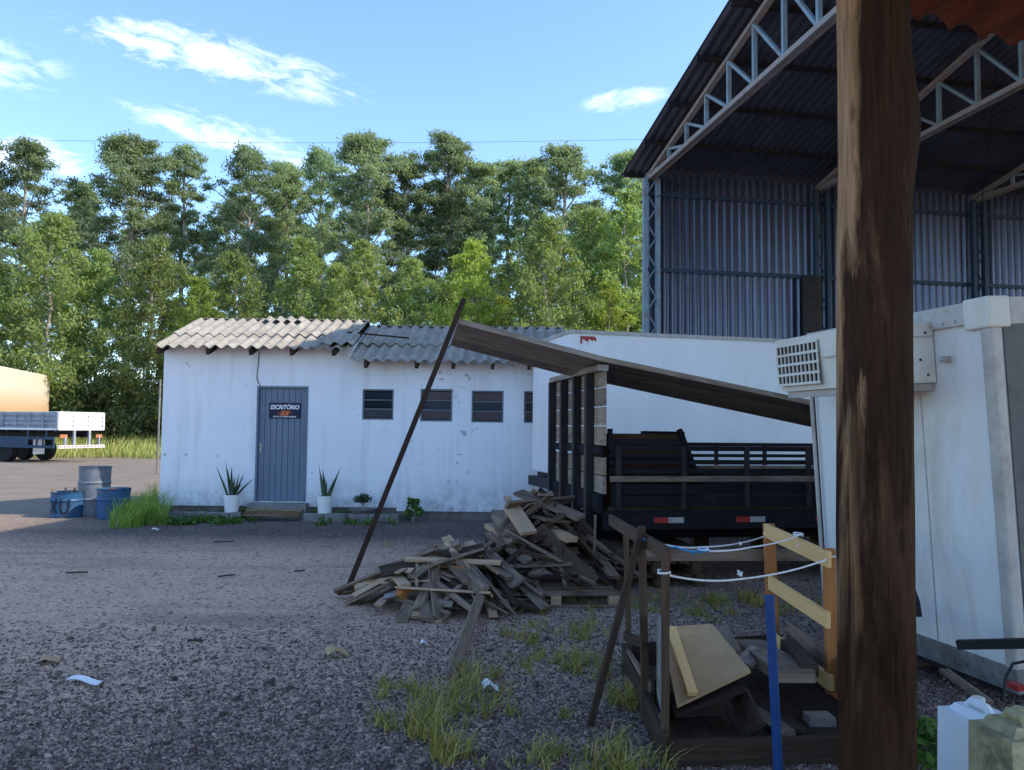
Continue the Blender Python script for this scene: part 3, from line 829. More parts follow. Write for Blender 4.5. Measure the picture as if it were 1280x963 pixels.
c = at(516, 648, 14.0); c.z = 0
t = thing('sapling', 'bright leafy weed sapling growing at the foot of the white wall', 'plant', (c.x, c.y, 0))
mb = MB()
for dx in (-.08, .03, .1): mb.tube([(c.x, c.y, 0), (c.x + dx, c.y, .34)], [.008, .004], 5)
mb.build('stem', M['bark'], t)
mb = MB()
for dx, dz, rr in ((-.09, .16, .09), (.09, .2, .1), (0, .3, .1), (.06, .36, .07), (-.05, .38, .06)): leafy(mb, (c.x + dx, c.y, dz), rr, 40, .10, .05, r_)
mb.build('foliage', M['grass_green'], t)

# ------------------------------------------------------------------ drums
def drum(name, label, px, py, Yd, r, h, mat, ribs, fill=None):
    p = G(px, py)
    t = thing(name, label, 'drum', (p.x, Yd, 0))
    x = at(px, py, Yd).x
    t.location = (x, Yd, 0)
    mb = MB(); prof = [(r * .97, 0), (r, .015)]
    for z in ribs: prof += [(r, z - .03), (r + .014, z), (r, z + .03)]
    prof += [(r, h - .02), (r + .012, h - .01), (r + .012, h), (r - .01, h), (r - .012, h - .02), (r - .012, h - .16), (.005, h - .16)]
    mb.lathe(prof, (x, Yd, 0), 32)
    for k in range(len(mb.v)):
        v = mb.v[k]; q = 0.012 * mnoise.noise(Vector((v.x * 5, v.y * 5, v.z * 5)))
        mb.v[k] = v + Vector((q, q, 0))
    mb.build('shell', mat, t, smooth=False)
    return t, x, Yd
mk_d = drum('metal_drum', 'tall scuffed grey drum standing between two low blue drums', 117, 640, 14.6, .27, .89, M['drum_grey'], (.3, .6))
d1, dx_, dy_ = drum('cut_drum', 'low blue cut drum with black scrawl left of the grey drum', 83.5, 643, 14.3, .265, .45, M['drum_blue'], (.30,))
mb = MB()
def curved_stroke(mb, cx, cy, r, pts, w=.03):
    for (a0, z0), (a1, z1) in zip(pts, pts[1:]):
        for k in range(5):
            p = []
            for tt in (k / 5, (k + 1) / 5):
                a = a0 + (a1 - a0) * tt; z = z0 + (z1 - z0) * tt
                p.append((a, z))
            (aa, za), (ab, zb) = p
            L = math.hypot((ab - aa) * r, zb - za) or 1
            na, nz_ = -(zb - za) / L * w / 2 / r, (ab - aa) * r / L * w / 2
            q = [(aa + na, za + nz_), (ab + na, zb + nz_), (ab - na, zb - nz_), (aa - na, za - nz_)]
            mb.poly([(cx + r * math.sin(a), cy - r * math.cos(a), z) for a, z in q])
curved_stroke(mb, dx_, dy_, .2885, [(-.65, .33), (-.1, .08)]); curved_stroke(mb, dx_, dy_, .289, [(-.1, .33), (-.65, .08)])
curved_stroke(mb, dx_, dy_, .2885, [(.15, .33), (.1, .2), (.2, .09), (.5, .09), (.62, .2), (.6, .33)])
mb.build('painted_letters', M['drum_dark'], d1)
mb = MB()
for _ in range(7):
    a = RND.uniform(0, 6.28); mb.beam((dx_ + .12 * math.cos(a), dy_ + .12 * math.sin(a), .32), (dx_ + .27 * math.cos(a), dy_ + .25 * math.sin(a), .5), .03, .012)
tag(mb.build('wood_offcuts', M['wood_grey']), 'splintered grey offcuts sticking out of the low blue drum with black scrawl', 'offcuts')
d2, ex_, ey_ = drum('cut_drum', 'low blue drum half full of rusty rubbish right of the grey drum', 141.5, 642, 14.15, .27, .53, M['drum_blue'], (.34,))
mb = MB(); mb.lathe([(.264, .4), (.2, .46), (.1, .5), (.005, .5)], (ex_, ey_, 0), 18)
for k in range(len(mb.v)): mb.v[k] = mb.v[k] + Vector((0, 0, .05 * mnoise.noise(mb.v[k] * 9)))
tag(mb.build('rubbish', M['soil']), 'brown rusty rubbish heaped inside the low blue drum by the grass', 'rubbish')

# ------------------------------------------------------------------ shed
SHR = Matrix.Rotation(math.atan2(0.178, 1.0), 3, 'Z')
SH0 = Vector((3.5, 20.0, 0))
shed = thing('steel_shed', 'tall open steel shed with corrugated roof and pale blue lattice trusses', 'shed', SH0, SHR)
def trap_sheet(mb, o, du, dv, n, L, pitch, amp, nv=1, m=0):
    """trapezoid ribbed sheet: ribs along dv (length L), repeated along du"""
    o, du, dv = Vector(o), Vector(du).normalized(), Vector(dv).normalized()
    nr = du.cross(dv)
    prof = [(0, 0), (.22, 0), (.5, 1), (.72, 1)]
    pts = [(k + a, h) for k in range(n) for a, h in prof] + [(n, 0)]
    i = len(mb.v); W = nv + 1
    for (a, h) in pts:
        for j in range(W): mb.v.append(o + du * (a * pitch) + nr * (h * amp) + dv * (L * j / nv))
    for k in range(len(pts) - 1):
        for j in range(nv):
            mb.f.append([i + k * W + j, i + (k + 1) * W + j, i + (k + 1) * W + j + 1, i + k * W + j + 1])
            mb.uv.append([(0, 0)] * 4); mb.m.append(m)
SL = 0.20; RZ0 = 8.42; SPAN = 20.0; XE = 23.5
def rz(y): return RZ0 + SL * (-y) if y > -10 else RZ0 + SL * 10 - SL * (-y - 10)
mb = MB()
dvv = Vector((0, -1, SL)); L1 = math.sqrt(10.45 ** 2 + (10.45 * SL) ** 2)
trap_sheet(mb, (-.62, .45, rz(.45)), (1, 0, 0), dvv, 114, L1, .21, .04, 3)
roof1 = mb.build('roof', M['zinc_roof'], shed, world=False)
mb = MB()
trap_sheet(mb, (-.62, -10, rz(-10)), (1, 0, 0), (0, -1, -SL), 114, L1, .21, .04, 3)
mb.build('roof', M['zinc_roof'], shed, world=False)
mb = MB()
trap_sheet(mb, (-.12, .12, 0), (1, 0, 0), (0, 0, 1), 112, 8.33, .21, .075, 2)
mb.build('cladding', M['zinc_wall'], shed, world=False)
y = 0.3
while y > -20.2:
    mb = MB(); z = rz(y) - .07
    mb.bx(-.6, XE - .4, y - .03, y + .03, z - .055, z + .055)
    mb.build('purlin', M['steel_dark'], shed, world=False); y -= 1.55
for z in (2.2, 4.0, 5.78, 7.75):
    mb = MB(); mb.bx(-.1, XE - .6, .02, .1, z - .05, z + .05)
    mb.build('girt', M['steel_blue_dark'], shed, world=False)
BAY = 4.75
def lattice_col(x, y, mat, ztop):
    mb = MB(); d = .17
    for s in (-1, 1): mb.bx(x + s * d - .05, x + s * d + .05, y - .08, y + .06, 0, ztop)
    z = .1; s = 1
    while z < ztop - .4:
        mb.beam((x - s * (d - .05), y - .01, z), (x + s * (d - .05), y - .01, z + .38), .03, .03); z += .38; s = -s
    mb.build('column', mat, shed, world=False)
def truss(x):
    tr = MB()
    zb = 8.12
    for s in (-.06, .06): tr.bx(x + s - .03, x + s + .03, -20, .15, zb - .05, zb + .05)
    root = tr.build('truss', M['truss_rust'], shed, world=False)
    top = MB()
    top.beam((x, .3, rz(.3) - .2), (x, -10, rz(-10) - .2), .13, .09); top.beam((x, -10, rz(-10) - .2), (x, -20.2, rz(-20.2) - .2), .13, .09)
    top.build('top_chord', M['truss_rust'], root, world=False)
    web = MB(); ys = [-.25 - 1.08 * k for k in range(19)]
    for a, b in zip(ys, ys[1:]):
        mid_up = a > -10
        web.beam((x, a, zb), (x, a, rz(a) - .2), .08, .07, (0, 1, 0))
        if mid_up: web.beam((x, a, rz(a) - .24), (x, b, zb + .03), .07, .06)
        else: web.beam((x, a, zb + .03), (x, b, rz(b) - .24), .07, .06)
    web.build('web', M['truss_blue'], root, world=False)
for k in range(5):
    truss(k * BAY)
    lattice_col(k * BAY, -.1, M['truss_blue'] if k == 0 else M['steel_blue_dark'], 8.1)
    lattice_col(k * BAY, -19.8, M['truss_blue'], 8.06)
mb = MB(); mb.bx(4.1, 4.62, -.28, -.2, 0.02, 5.75)
mb.build('sliding_door', M['steel_dark'], shed, world=False)
for (a, b) in (((.1, -.2, 7.6), (4.7, -6.0, rz(-6) - .25)), ((9.5, -.2, 7.7), (4.8, -6.2, rz(-6.2) - .25)), ((9.6, -3, rz(-3) - .3), (14, -9, rz(-9) - .3))):
    mb = MB(); mb.tube([a, tuple((Vector(a) + Vector(b)) / 2 - Vector((0, 0, .08))), b], .012, 5)
    mb.build('brace_rod', M['cable'], shed, world=False)

# overhead line from the shed side across the yard
mb = MB()
a, b = at(-140, 171, 44), at(900, 172, 47)
pts = [a.lerp(b, k / 20) - Vector((0, 0, 1.0 * (1 - (k / 10 - 1) ** 2) * .35)) for k in range(21)]
mb.tube(pts, .010, 5)
tag(mb.build('power_line', M['cable']), 'thin overhead power line crossing the sky above the tree tops', 'power line')
mb = MB()
b = at(203, 400, 27.0)
mb.tube([(b.x, 27, 0), (b.x, 27, 3.2), (b.x + .02, 27, 6.0)][:2], [.035, .03], 10)
mb.beam((b.x - .5, 27, 3.16), (b.x + .05, 27, 3.16), .03, .03)
tag(mb.build('pale_post', M['concrete']), 'slim pale post with a short arm behind the left office corner', 'post')

# ------------------------------------------------------------------ white box truck behind the truck bed
TH = rad(15); R15 = Matrix.Rotation(TH, 3, 'Z')
BC = at(712, 598, 12.0); BC.z = 0
boxt = thing('box_truck', 'white box truck body parked behind the dark wooden truck bed', 'truck', BC, R15)
mb = MB(); mb.bx(0, 6.6, 0, 2.02, .93, 3.16)
bevel(mb.build('cargo_box', M['truck_white'], boxt, world=False), .03, 3)
mb = MB()
mb.bx(-.012, 6.62, -.018, .05, 3.135, 3.19); mb.bx(-.018, .05, .05, 2.04, 3.135, 3.19)
for k in range(26): mb.bx(.15 + k * .25, .18 + k * .25, -.028, -.018, 3.15, 3.17)
mb.build('top_rail', M['trailer_trim'], boxt, world=False)
mb = MB(); mb.bx(.10, .135, -.006, .0, .95, 3.12); mb.bx(-.006, 0, .02, .06, .95, 3.12)
mb.build('corner_trim', M['white_paint'], boxt, world=False)
mb = MB()
for k, (x0, w) in enumerate(((.17, .06), (.26, .05), (.32, .04))):
    mb.poly([(x0, -.004, 3.08), (x0 + w + .06, -.004, 3.0 if k == 0 else 3.02), (x0 + w + .06, -.004, 3.08), (x0 + .02, -.004, 3.1)])
mb.bx(.16, .19, -.006, -.001, 2.98, 3.1); mb.bx(.2, .4, -.006, -.001, 3.05, 3.1)
mb.build('red_marking', M['red_paint'], boxt, world=False)
mb = MB(); mb.bx(.15, 6.5, .35, .5, .66, .92); mb.bx(.15, 6.5, 1.5, 1.65, .66, .92)
for k in range(8): mb.bx(.1 + k * .85, .18 + k * .85, .02, 2.0, .84, .925)
mb.bx(-.1, .02, .1, 1.9, .70, .86)
mb.build('chassis', M['steel_dark'], boxt, world=False)
def wheel(parent, c, r, w, axis='Y'):
    mb = MB(); mb.lathe([(r * .55, -w / 2), (r * .93, -w / 2), (r, -w / 2 + .04), (r, w / 2 - .04), (r * .93, w / 2), (r * .55, w / 2)], (0, 0, 0), 28)
    R = Matrix.Rotation(rad(90), 3, 'X')
    for k in range(len(mb.v)): mb.v[k] = R @ mb.v[k] + Vector(c)
    o = mb.build('wheel', M['black_rubber'], parent, world=False, smooth=False)
    mb = MB(); mb.lathe([(r * .54, -w / 2 + .02), (r * .5, -w / 2 - .01), (r * .2, -w / 2 + .05), (r * .18, -w / 2 - .02), (.01, -w / 2 - .02)], (0, 0, 0), 20)
    for k in range(len(mb.v)): mb.v[k] = R @ (mb.v[k] * 1) + Vector(c)
    for f in mb.f: pass
    mb.build('rim', M['trailer_trim'], o, world=False)
for x in (1.6, 5.6):
    for y in (.2, 1.8): wheel(boxt, (x, y, .46), .46, .26)

# ------------------------------------------------------------------ wooden truck bed on pallets
BTH = rad(10); RB = Matrix.Rotation(BTH, 3, 'Z')
BO = at(755, 640, 8.5); BO.z = 0
bed = thing('wooden_truck_bed', 'dark slatted wooden truck bed with tall headboard raised on pallets', 'truck bed', BO, RB)
BL, BW = 5.6, 2.35
mb = MB(); k = 0
while k * .16 < BW - .1:
    mb.bx(.06, BL, .03 + k * .16, .18 + k * .16, .80, .84); k += 1
mb.build('floor', M['wood_dark'], bed, world=False)
mb = MB(); mb.bx(.0, BL, -.03, .06, .60, .80); mb.bx(0, BL, BW - .06, BW + .03, .60, .80)
mb.build('side_rail', M['wood_paint'], bed, world=False)
mb = MB()
for k in range(8): mb.bx(.3 + k * .68, .38 + k * .68, .06, BW - .06, .64, .795)
mb.bx(.05, BL, .65, .77, .41, .638); mb.bx(.05, BL, 1.58, 1.70, .41, .638)
mb.build('cross_beams', M['wood_paint'], bed, world=False)
for s, y in ((0, 0.0), (1, BW)):
    sg = -1 if s == 0 else 1
    y0 = y + sg * .0
    mb = MB()
    for k in range(2): mb.beam((.08, y0, .905 + k * .125), (BL, y0, .905 + k * .125), .028, .115)
    gate = mb.build('side_gate', M['wood_paint'], bed, world=False)
    mb = MB(); mb.beam((.06, y0 + sg * .025, 1.145), (BL, y0 + sg * .025, 1.145), .05, .06); mb.build('rub_rail', M['wood_grey'], gate, world=False)
    for z, h in ((1.23, .05), (1.32, .04), (1.395, .03), (1.475, .05)):
        mb = MB(); mb.beam((.06, y0, z), (BL, y0, z), .028, h); mb.build('slat', M['wood_paint'], gate, world=False)
    for k in range(8):
        mb = MB(); x = .12 + k * .74; mb.bx(x, x + .055, y0 + sg * .016, y0 + sg * .045, .82, 1.11); mb.bx(x, x + .055, y0 + sg * .016, y0 + sg * .045, 1.18, 1.50)
        mb.build('stile', M['steel_dark'], gate, world=False)
for k in range(5):
    x = .55 + k * .95
    mb = MB(); mb.bx(x, x + .16, -.036, -.031, .67, .73); mb.build('red_reflector', M['red_paint'], bed, world=False)
    mb = MB(); mb.bx(x + .163, x + .34, -.036, -.031, .67, .73); mb.build('white_reflector', M['trailer_trim'], bed, world=False)
# headboard
mb = MB()
zz = .98
for h in (.20, .20, .02):
    if h > .1: mb.bx(-.005, .03, .02, BW, zz, zz + h - .012)
    zz += h
zz = 1.50
for h in (.22, .21, .21, .185): mb.bx(-.005, .03, .02, BW, zz, zz + h - .014); zz += h
head = mb.build('headboard', M['plank_light'], bed, world=False)
for y in (.42, .98, 1.62, 2.28):
    mb = MB(); mb.bx(-.10, -.008, y - .045, y + .045, .60, 2.30); mb.build('post', M['steel_dark'], head, world=False)
mb = MB(); mb.bx(-.075, .04, -.01, BW + .02, 2.305, 2.37); mb.build('cap', M['plank_light'], head, world=False)
mb = MB(); mb.bx(-.05, -.008, .02, BW, 1.40, 1.49); mb.bx(-.05, -.008, .02, BW, .78, .97); mb.build('cross_rail', M['wood_paint'], head, world=False)
# dark crate standing in the bed
mb = MB()
def quadbox(mb, base, top, z0, z1, m=0):
    (x0, x1, y0, y1), (u0, u1, v0, v1) = base, top
    B = [(x0, y0, z0), (x1, y0, z0), (x1, y1, z0), (x0, y1, z0)]; T = [(u0, v0, z1), (u1, v0, z1), (u1, v1, z1), (u0, v1, z1)]
    mb.poly(B[::-1], m); mb.poly(T, m)
    for k in range(4): mb.poly([B[k], B[(k + 1) % 4], T[(k + 1) % 4], T[k]], m)
MBD = Matrix.Translation(BO) @ RB.to_4x4()
crate = thing('timber_box', 'dark timber box with a sloping end standing in the truck bed behind the headboard', 'box', MBD @ Vector((.1, .3, .842)), RB)
quadbox(mb, (0, 1.15, 0, 1.3), (.0, .9, 0, 1.3), 0, .78)
mb.build('box_body', M['wood_dark'], crate, world=False)
mb = MB()
for z in (.30, .52, .69): mb.bx(.02, 1.12 - z * .3, -.03, -.004, z - .035, z + .035)
mb.beam((.04, -.05, .4), (.04, -.05, .84), .05, .05); mb.beam((1.12, -.03, .2), (.86, -.03, .84), .06, .05)
mb.beam((.9, -.02, .79), (.9, 1.3, .79), .06, .05)
mb.build('batten', M['wood_paint'], crate, world=False)

# long side panel lying over the headboard
NL = [(572, 404, 8.30), (752, 451.5, 8.52), (1018, 507, 8.95), (1075, 519, 9.05)]
FL = [(563, 432, 9.20), (700, 467.5, 9.65), (1018, 535, 9.95), (1075, 546, 10.05)]
mb = MB()
topN = [at(*p) for p in NL]; topF = [at(*p) for p in FL]
NB = 6
for k in range(3):
    for j in range(NB):
        a0 = topN[k].lerp(topF[k], j / NB + .004); a1 = topN[k].lerp(topF[k], (j + 1) / NB - .004)
        b0 = topN[k + 1].lerp(topF[k + 1], j / NB + .004); b1 = topN[k + 1].lerp(topF[k + 1], (j + 1) / NB - .004)
        dz = Vector((0, 0, .035))
        L = (b0 - a0).length
        ou, ov = k * 2.0 + j * 9.1, j * 3.3
        uvb = [(ou, ov), (ou, ov + .2), (ou + L, ov + .2), (ou + L, ov)]
        mb.poly([a0, a1, b1, b0], 0, uvb); mb.poly([a0 + dz, b0 + dz, b1 + dz, a1 + dz], 0, [uvb[0], uvb[3], uvb[2], uvb[1]])
        mb.poly([a0, b0, b0 + dz, a0 + dz], 0, [uvb[0], uvb[3], uvb[2], uvb[1]]); mb.poly([a1, a1 + dz, b1 + dz, b1], 0, uvb)
        if k == 0: mb.poly([a0, a0 + dz, a1 + dz, a1], 0)
        if k == 2: mb.poly([b0, b1, b1 + dz, b0 + dz], 0)
panel = mb.build('truck_tailboard', M['panel_under'])
tag(panel, 'long worn timber side board lying slanted across the top of the headboard', 'tailboard')
mb = MB()
for k in range(3):
    mb.beam(topN[k] + Vector((0, -.03, .02)), topN[k + 1] + Vector((0, -.03, .02)), .035, .055)
mb.build('edge_rail', M['plank_light'], panel)
# slanted iron bar propping the panel
mb = MB()
p0, p1 = G(433, 740), at(580, 374, 8.25)
mb.beam(p0, p1, .055, .055)
tag(mb.build('iron_pole', M['rust_bar']), 'long rusty iron pole leaning on the left end of the slanted panel', 'pole')

# pallets
PW, PL_, PH = 1.0, 1.2, .13
def make_pallet(label, group, deck='wood_brown', blk='wood_brown'):
    t = thing('pallet', label, 'pallet', group=group)
    mb = MB()
    for k in range(7): mb.bx(-.6, .6, -.5 + k * .145, -.5 + k * .145 + .1, .108, .13)
    mb.build('top_deck', M[deck], t, world=False)
    for x in (-.55, 0, .55):
        for y in (-.45, 0, .45):
            mb = MB(); mb.bx(x - .05, x + .05, y - .05, y + .05, .022, .106); mb.build('block', M[blk], t, world=False)
    mb = MB()
    for y in (-.45, 0, .45): mb.bx(-.6, .6, y - .05, y + .05, 0, .02)
    mb.build('bottom_deck', M[deck], t, world=False)
    return t
pal0 = make_pallet('weathered pallet in the stack under the headboard end of the truck bed', 'pallets stacked under the truck bed')
first = True
for i, (lx, ly, nn, lab) in enumerate(((.55, .45, 3, 'weathered pallet in the stack under the headboard end of the truck bed'), (3.6, .6, 3, 'weathered pallet in the stack under the far end of the truck bed'))):
    for k in range(nn):
        Mx = MBD @ Matrix.Translation((lx + RND.uniform(-.03, .03), ly + RND.uniform(-.03, .03), .008 + k * .1335)) @ Matrix.Rotation(rad(90) + RND.uniform(-.03, .03), 4, 'Z')
        if first: pal0.matrix_basis = Mx; first = False
        else: dup(pal0, Mx, lab)
cP = G(690, 748); 
pp = make_pallet('pallet with tan blocks on the ground carrying the taller scrap wood heap', None, 'wood_grey', 'wood_tan')
pp.matrix_basis = Matrix.Translation((.40, 7.98, .004)) @ Matrix.Rotation(rad(4), 4, 'Z')
# narrow stack of slatted boards with light ends, stood at the near corner of the bed
lath = MB()
a = G(741, 742); lath.beam((a.x, a.y - .02, 0.0), (a.x + .02, a.y - .02, .80), .025, .02)
tag(lath.build('lath', M['wood_grey']), 'thin upright lath standing against the near corner of the truck bed', 'lath')
# pine boards lying beyond the bed
mb = MB(); a, b = at(862, 655, 10.9), at(962, 654, 11.1); mb.beam(a, b, .3, .035)
tag(mb.build('pine_board', M['wood_pine']), 'pale pine board seen through the gap below the truck bed', 'board')
p = (a + b) / 2
mb = MB()
for q in (a.lerp(b, .12), a.lerp(b, .88)): mb.bx(q.x - .1, q.x + .1, q.y - .12, q.y + .12, 0, q.z - .018)
tag(mb.build('timber_blocks', M['wood_dark']), 'dark timber blocks holding up the pale pine board under the bed', 'blocks')

# ------------------------------------------------------------------ scrap wood
def plank(p0, p1, w, t_, mat, label=None, group=None, roll=0.0, name='plank', cat='plank', up=(0, 0, 1)):
    mb = MB(); mb.beam(p0, p1, w, t_, up, roll)
    # ragged ends
    for k in range(8):
        mb.v[k] = mb.v[k] + Vector((RND.uniform(-.012, .012), RND.uniform(-.012, .012), 0))
    return tag(mb.build(name, mat), label, cat, group)
def heap(c, rx, ry, h, n, seed, label, group, lmin, lmax, bias, mats, z0=0.0):
    rr = random.Random(seed)
    def H(x, y, s=1.0):
        q = math.hypot((x - c[0]) / rx, (y - c[1]) / ry)
        return max(0.0, h * s * (1 - q) ** 0.8) if q < 1 else 0.0
    for k in range(n):
        s = (0.35, 0.65, 0.85, 1.0, 1.0)[k % 5]
        for _ in range(30):
            q = math.sqrt(rr.random()) * .88; a = rr.uniform(0, 2 * math.pi)
            x, y = c[0] + rx * q * math.cos(a), c[1] + ry * q * math.sin(a)
            if y < c[1] + ry * .55: break
        L = rr.uniform(lmin, lmax); ang = rr.gauss(bias, .85)
        d = Vector((math.cos(ang), math.sin(ang), 0))
        A = Vector((x, y, 0)) - d * L / 2; B = Vector((x, y, 0)) + d * L / 2
        lift = rr.uniform(0, .05)
        A.z = H(A.x, A.y, s) + .025 + lift; B.z = H(B.x, B.y, s) + .025 + lift
        zc = H(x, y, s) + .02 + lift
        A.z += z0; B.z += z0; zc += z0
        mid = (A.z + B.z) / 2
        if zc > mid: A.z += (zc - mid) * .8; B.z += (zc - mid) * .8
        # let the lower end rest on the ground or heap
        plank(A, B, rr.choice((.04, .06, .07, .09, .11, .15)) * rr.uniform(.8, 1.2), rr.uniform(.012, .036), M[rr.choice(mats)], label, group, rr.gauss(0, .4))
LOW = 'grey broken plank in the low sprawling scrap wood heap left of the pallet'
HIGH = 'dark broken plank in the taller scrap wood heap beside the truck bed'
cl = G(545, 748); cr = G(680, 742)
heap((-.58, 7.75), .95, .76, .50, 95, 11, LOW, 'planks of the low scrap heap', .35, 1.0, 2.4, ['wood_grey', 'wood_grey', 'wood_grey', 'wood_dark', 'wood_tan'])
heap((.34, 8.42), .70, .80, .84, 95, 23, HIGH, 'planks of the taller scrap heap', .35, .95, 2.6, ['wood_grey', 'wood_dark', 'wood_brown', 'wood_grey', 'wood_dark'], .135)
def pk(p0, Y0, p1, Y1, w, t_, mat, label, roll=0.0):
    return plank(at(*p0, Y0), at(*p1, Y1), w, t_, M[mat], label, None, roll)
pk((640, 634), 8.35, (661, 667), 7.8, .17, .035, 'wood_tan', 'light sawn plank pointing at the viewer on top of the taller scrap heap', .1)
pk((633, 622), 8.75, (645, 640), 8.35, .07, .03, 'wood_tan', 'short pale stick poking up behind the light plank on the taller heap')
pk((660, 640), 8.6, (698, 652), 8.05, .32, .025, 'wood_grey', 'broad flat grey board topping the taller scrap heap by the headboard', -.1)
pk((674, 655), 8.35, (714, 675), 7.85, .13, .05, 'wood_tan', 'yellowish plank under the broad grey board on the taller heap', 0)
pk((627, 640), 8.55, (648, 675), 7.95, .24, .025, 'wood_grey', 'wide brown board standing steeply left of the light plank on the taller heap', .5)
pk((612, 666), 8.35, (660, 702), 7.75, .12, .03, 'wood_grey', 'long pale grey plank sloping down the left flank of the taller heap', .2)
pk((611, 657), 8.55, (634, 672), 8.15, .12, .05, 'wood_tan', 'short tan plank jutting left from the taller heap')
pk((587, 679), 8.2, (600, 697), 7.8, .09, .04, 'wood_tan', 'short pale block end between the two scrap heaps', .3)
pk((605, 690), 8.1, (648, 730), 7.4, .16, .018, 'zinc_wall' if False else 'wood_grey', 'smooth grey curved strip between the two scrap heaps', .6)
pk((436, 752), 7.6, (498, 724), 7.55, .22, .03, 'wood_grey', 'long flat grey plank at the left tip of the low heap')
pk((478, 742), 7.4, (530, 720), 7.6, .10, .03, 'wood_tan', 'narrow tan plank above the flat plank at the left of the low heap')
pk((516, 722), 7.35, (566, 686), 7.75, .12, .04, 'wood_grey', 'grey plank rising to the right over the low heap')
pk((513, 702), 7.75, (578, 710), 7.4, .06, .025, 'wood_red', 'thin reddish lath lying flat across the low heap')
pk((558, 672), 7.95, (572, 690), 7.7, .08, .03, 'wood_tan', 'narrow plank end standing up at the peak of the low heap', .4)
pk((566, 692), 7.75, (602, 738), 7.1, .14, .025, 'wood_grey', 'broad grey plank sliding down the front of the low heap', .3)
pk((502, 776), 6.85, (515, 750), 7.3, .11, .03, 'wood_grey', 'left one of the short plank ends lying in front of the low heap')
pk((518, 772), 6.95, (524, 752), 7.3, .11, .03, 'wood_tan', 'second short plank end lying in front of the low heap')
pk((545, 778), 6.85, (557, 764), 7.1, .09, .025, 'wood_tan', 'crooked small offcut lying before the middle of the low heap')
pk((542, 752), 7.12, (566, 754), 7.12, .14, .05, 'plank_light', 'pale square block end at the front of the low heap')
pk((500, 748), 7.25, (508, 735), 7.3, .09, .10, 'wood_red', 'orange brown block end in the low heap')
pk((617, 770), 7.0, (609, 742), 7.5, .09, .03, 'wood_tan', 'tan plank end lying toward the viewer between heap and pallet')
pk((624, 756), 7.25, (646, 758), 7.25, .12, .03, 'wood_grey', 'greenish grey board lying flat before the pallet')
a, b = G(564, 852), at(602, 740, 7.25)
plank(a + Vector((0, 0, .03)), b, .085, .05, M['wood_grey'], 'long grey board running from the low heap toward the viewer into the grass', None, .5)
c = at(540, 728, 7.5)
mb = MB()
mb.grid(lambda a, b: (c.x - .42 + .84 * a, c.y - .25 + .5 * b, .12 + .16 * b + .05 * math.sin(a * 3.1)), 8, 5)
mb.grid(lambda a, b: (c.x + .42 - .84 * a, c.y - .25 + .5 * b, .11 + .16 * b + .05 * math.sin((1 - a) * 3.1)), 8, 5)
tag(mb.build('sheet_offcut', M['panel_under'], smooth=True), 'bent dark sheet lying in the middle of the low scrap heap', 'sheet')

# ------------------------------------------------------------------ makeshift wooden pen in the foreground
pen = thing('wooden_pen', 'makeshift open wooden pen of thin posts and rails holding scrap boards', 'pen', (.8, 4.1, 0))
def post(px, ytop, Y, w, mat, base=None):
    a = at(px, ytop, Y); 
    bx_ = at(base, 900, Y).x if base else a.x
    mb = MB(); mb.beam((bx_, Y, 0), a, w, w * .8, (0, 1, 0)); mb.build('post', M[mat], pen)
    return a
L1_ = post(832, 690, 4.05, .038, 'wood_brown', 831)
L2_ = post(802, 658, 4.62, .042, 'wood_brown', 807)
L3_ = post(782, 655, 5.5, .036, 'wood_brown', 787)
R1_ = post(1036, 686, 5.0, .065, 'wood_red', 1040)
R2_ = post(961, 655, 6.0, .075, 'wood_red', 968)
L1x, R1x = L1_.x, R1_.x
def rail(p0, Y0, p1, Y1, w, h, mat):
    mb = MB(); mb.beam(at(*p0, Y0), at(*p1, Y1), w, h); mb.build('rail', M[mat], pen)
rail((763, 650), 5.75, (836, 694), 4.1, .025, .075, 'wood_brown')
rail((957, 663), 5.93, (1037, 700), 4.93, .025, .10, 'wood_pine')
rail((962, 728), 5.93, (1036, 776), 4.93, .025, .10, 'wood_pine')
rail((962, 795), 5.93, (1040, 855), 4.93, .03, .09, 'wood_pine')
rail((791, 694), 6.05, (1026, 694), 6.12, .03, .085, 'wood_grey')
rail((782, 795), 5.45, (806, 806), 4.6, .03, .05, 'wood_dark')
rail((785, 820), 5.4, (812, 862), 4.6, .02, .09, 'wood_grey')
rail((783, 850), 5.35, (834, 912), 4.05, .02, .06, 'wood_grey')
# base boards
mb = MB()
mb.beam((.78, 4.02, .09), (.80, 5.6, .09), .03, .18); mb.build('base_board', M['wood_dark'], pen)
mb = MB(); mb.beam((.80, 4.02, .07), (2.02, 4.12, .07), .03, .13); mb.build('base_board', M['wood_dark'], pen)
mb = MB(); mb.beam((2.04, 4.15, .17), (2.06, 5.9, .17), .03, .22); mb.build('base_board', M['wood_grey'], pen)
mb = MB(); mb.beam((.8, 5.6, .09), (2.0, 5.9, .09), .03, .18); mb.build('base_board', M['wood_dark'], pen)
mb = MB(); mb.bx(.83, 2.0, 4.08, 5.55, .02, .05); mb.build('floor', M['wood_dark'], pen)
mb = MB()
a, b = at(815, 783, 4.65), at(838, 792, 4.1)
mb.beam((a.x + .03, 4.62, .36), (b.x - .02, 4.10, .36), .02, .52)
mb.build('side_panel', M['panel_under'], pen)
# prop pole
mb = MB(); a = G(737, 908); b = at(802, 662, 4.56); mb.beam(a, b, .05, .035)
tag(mb.build('wooden_prop', M['wood_dark']), 'dark slanted stick propped against the left posts of the pen', 'stick')
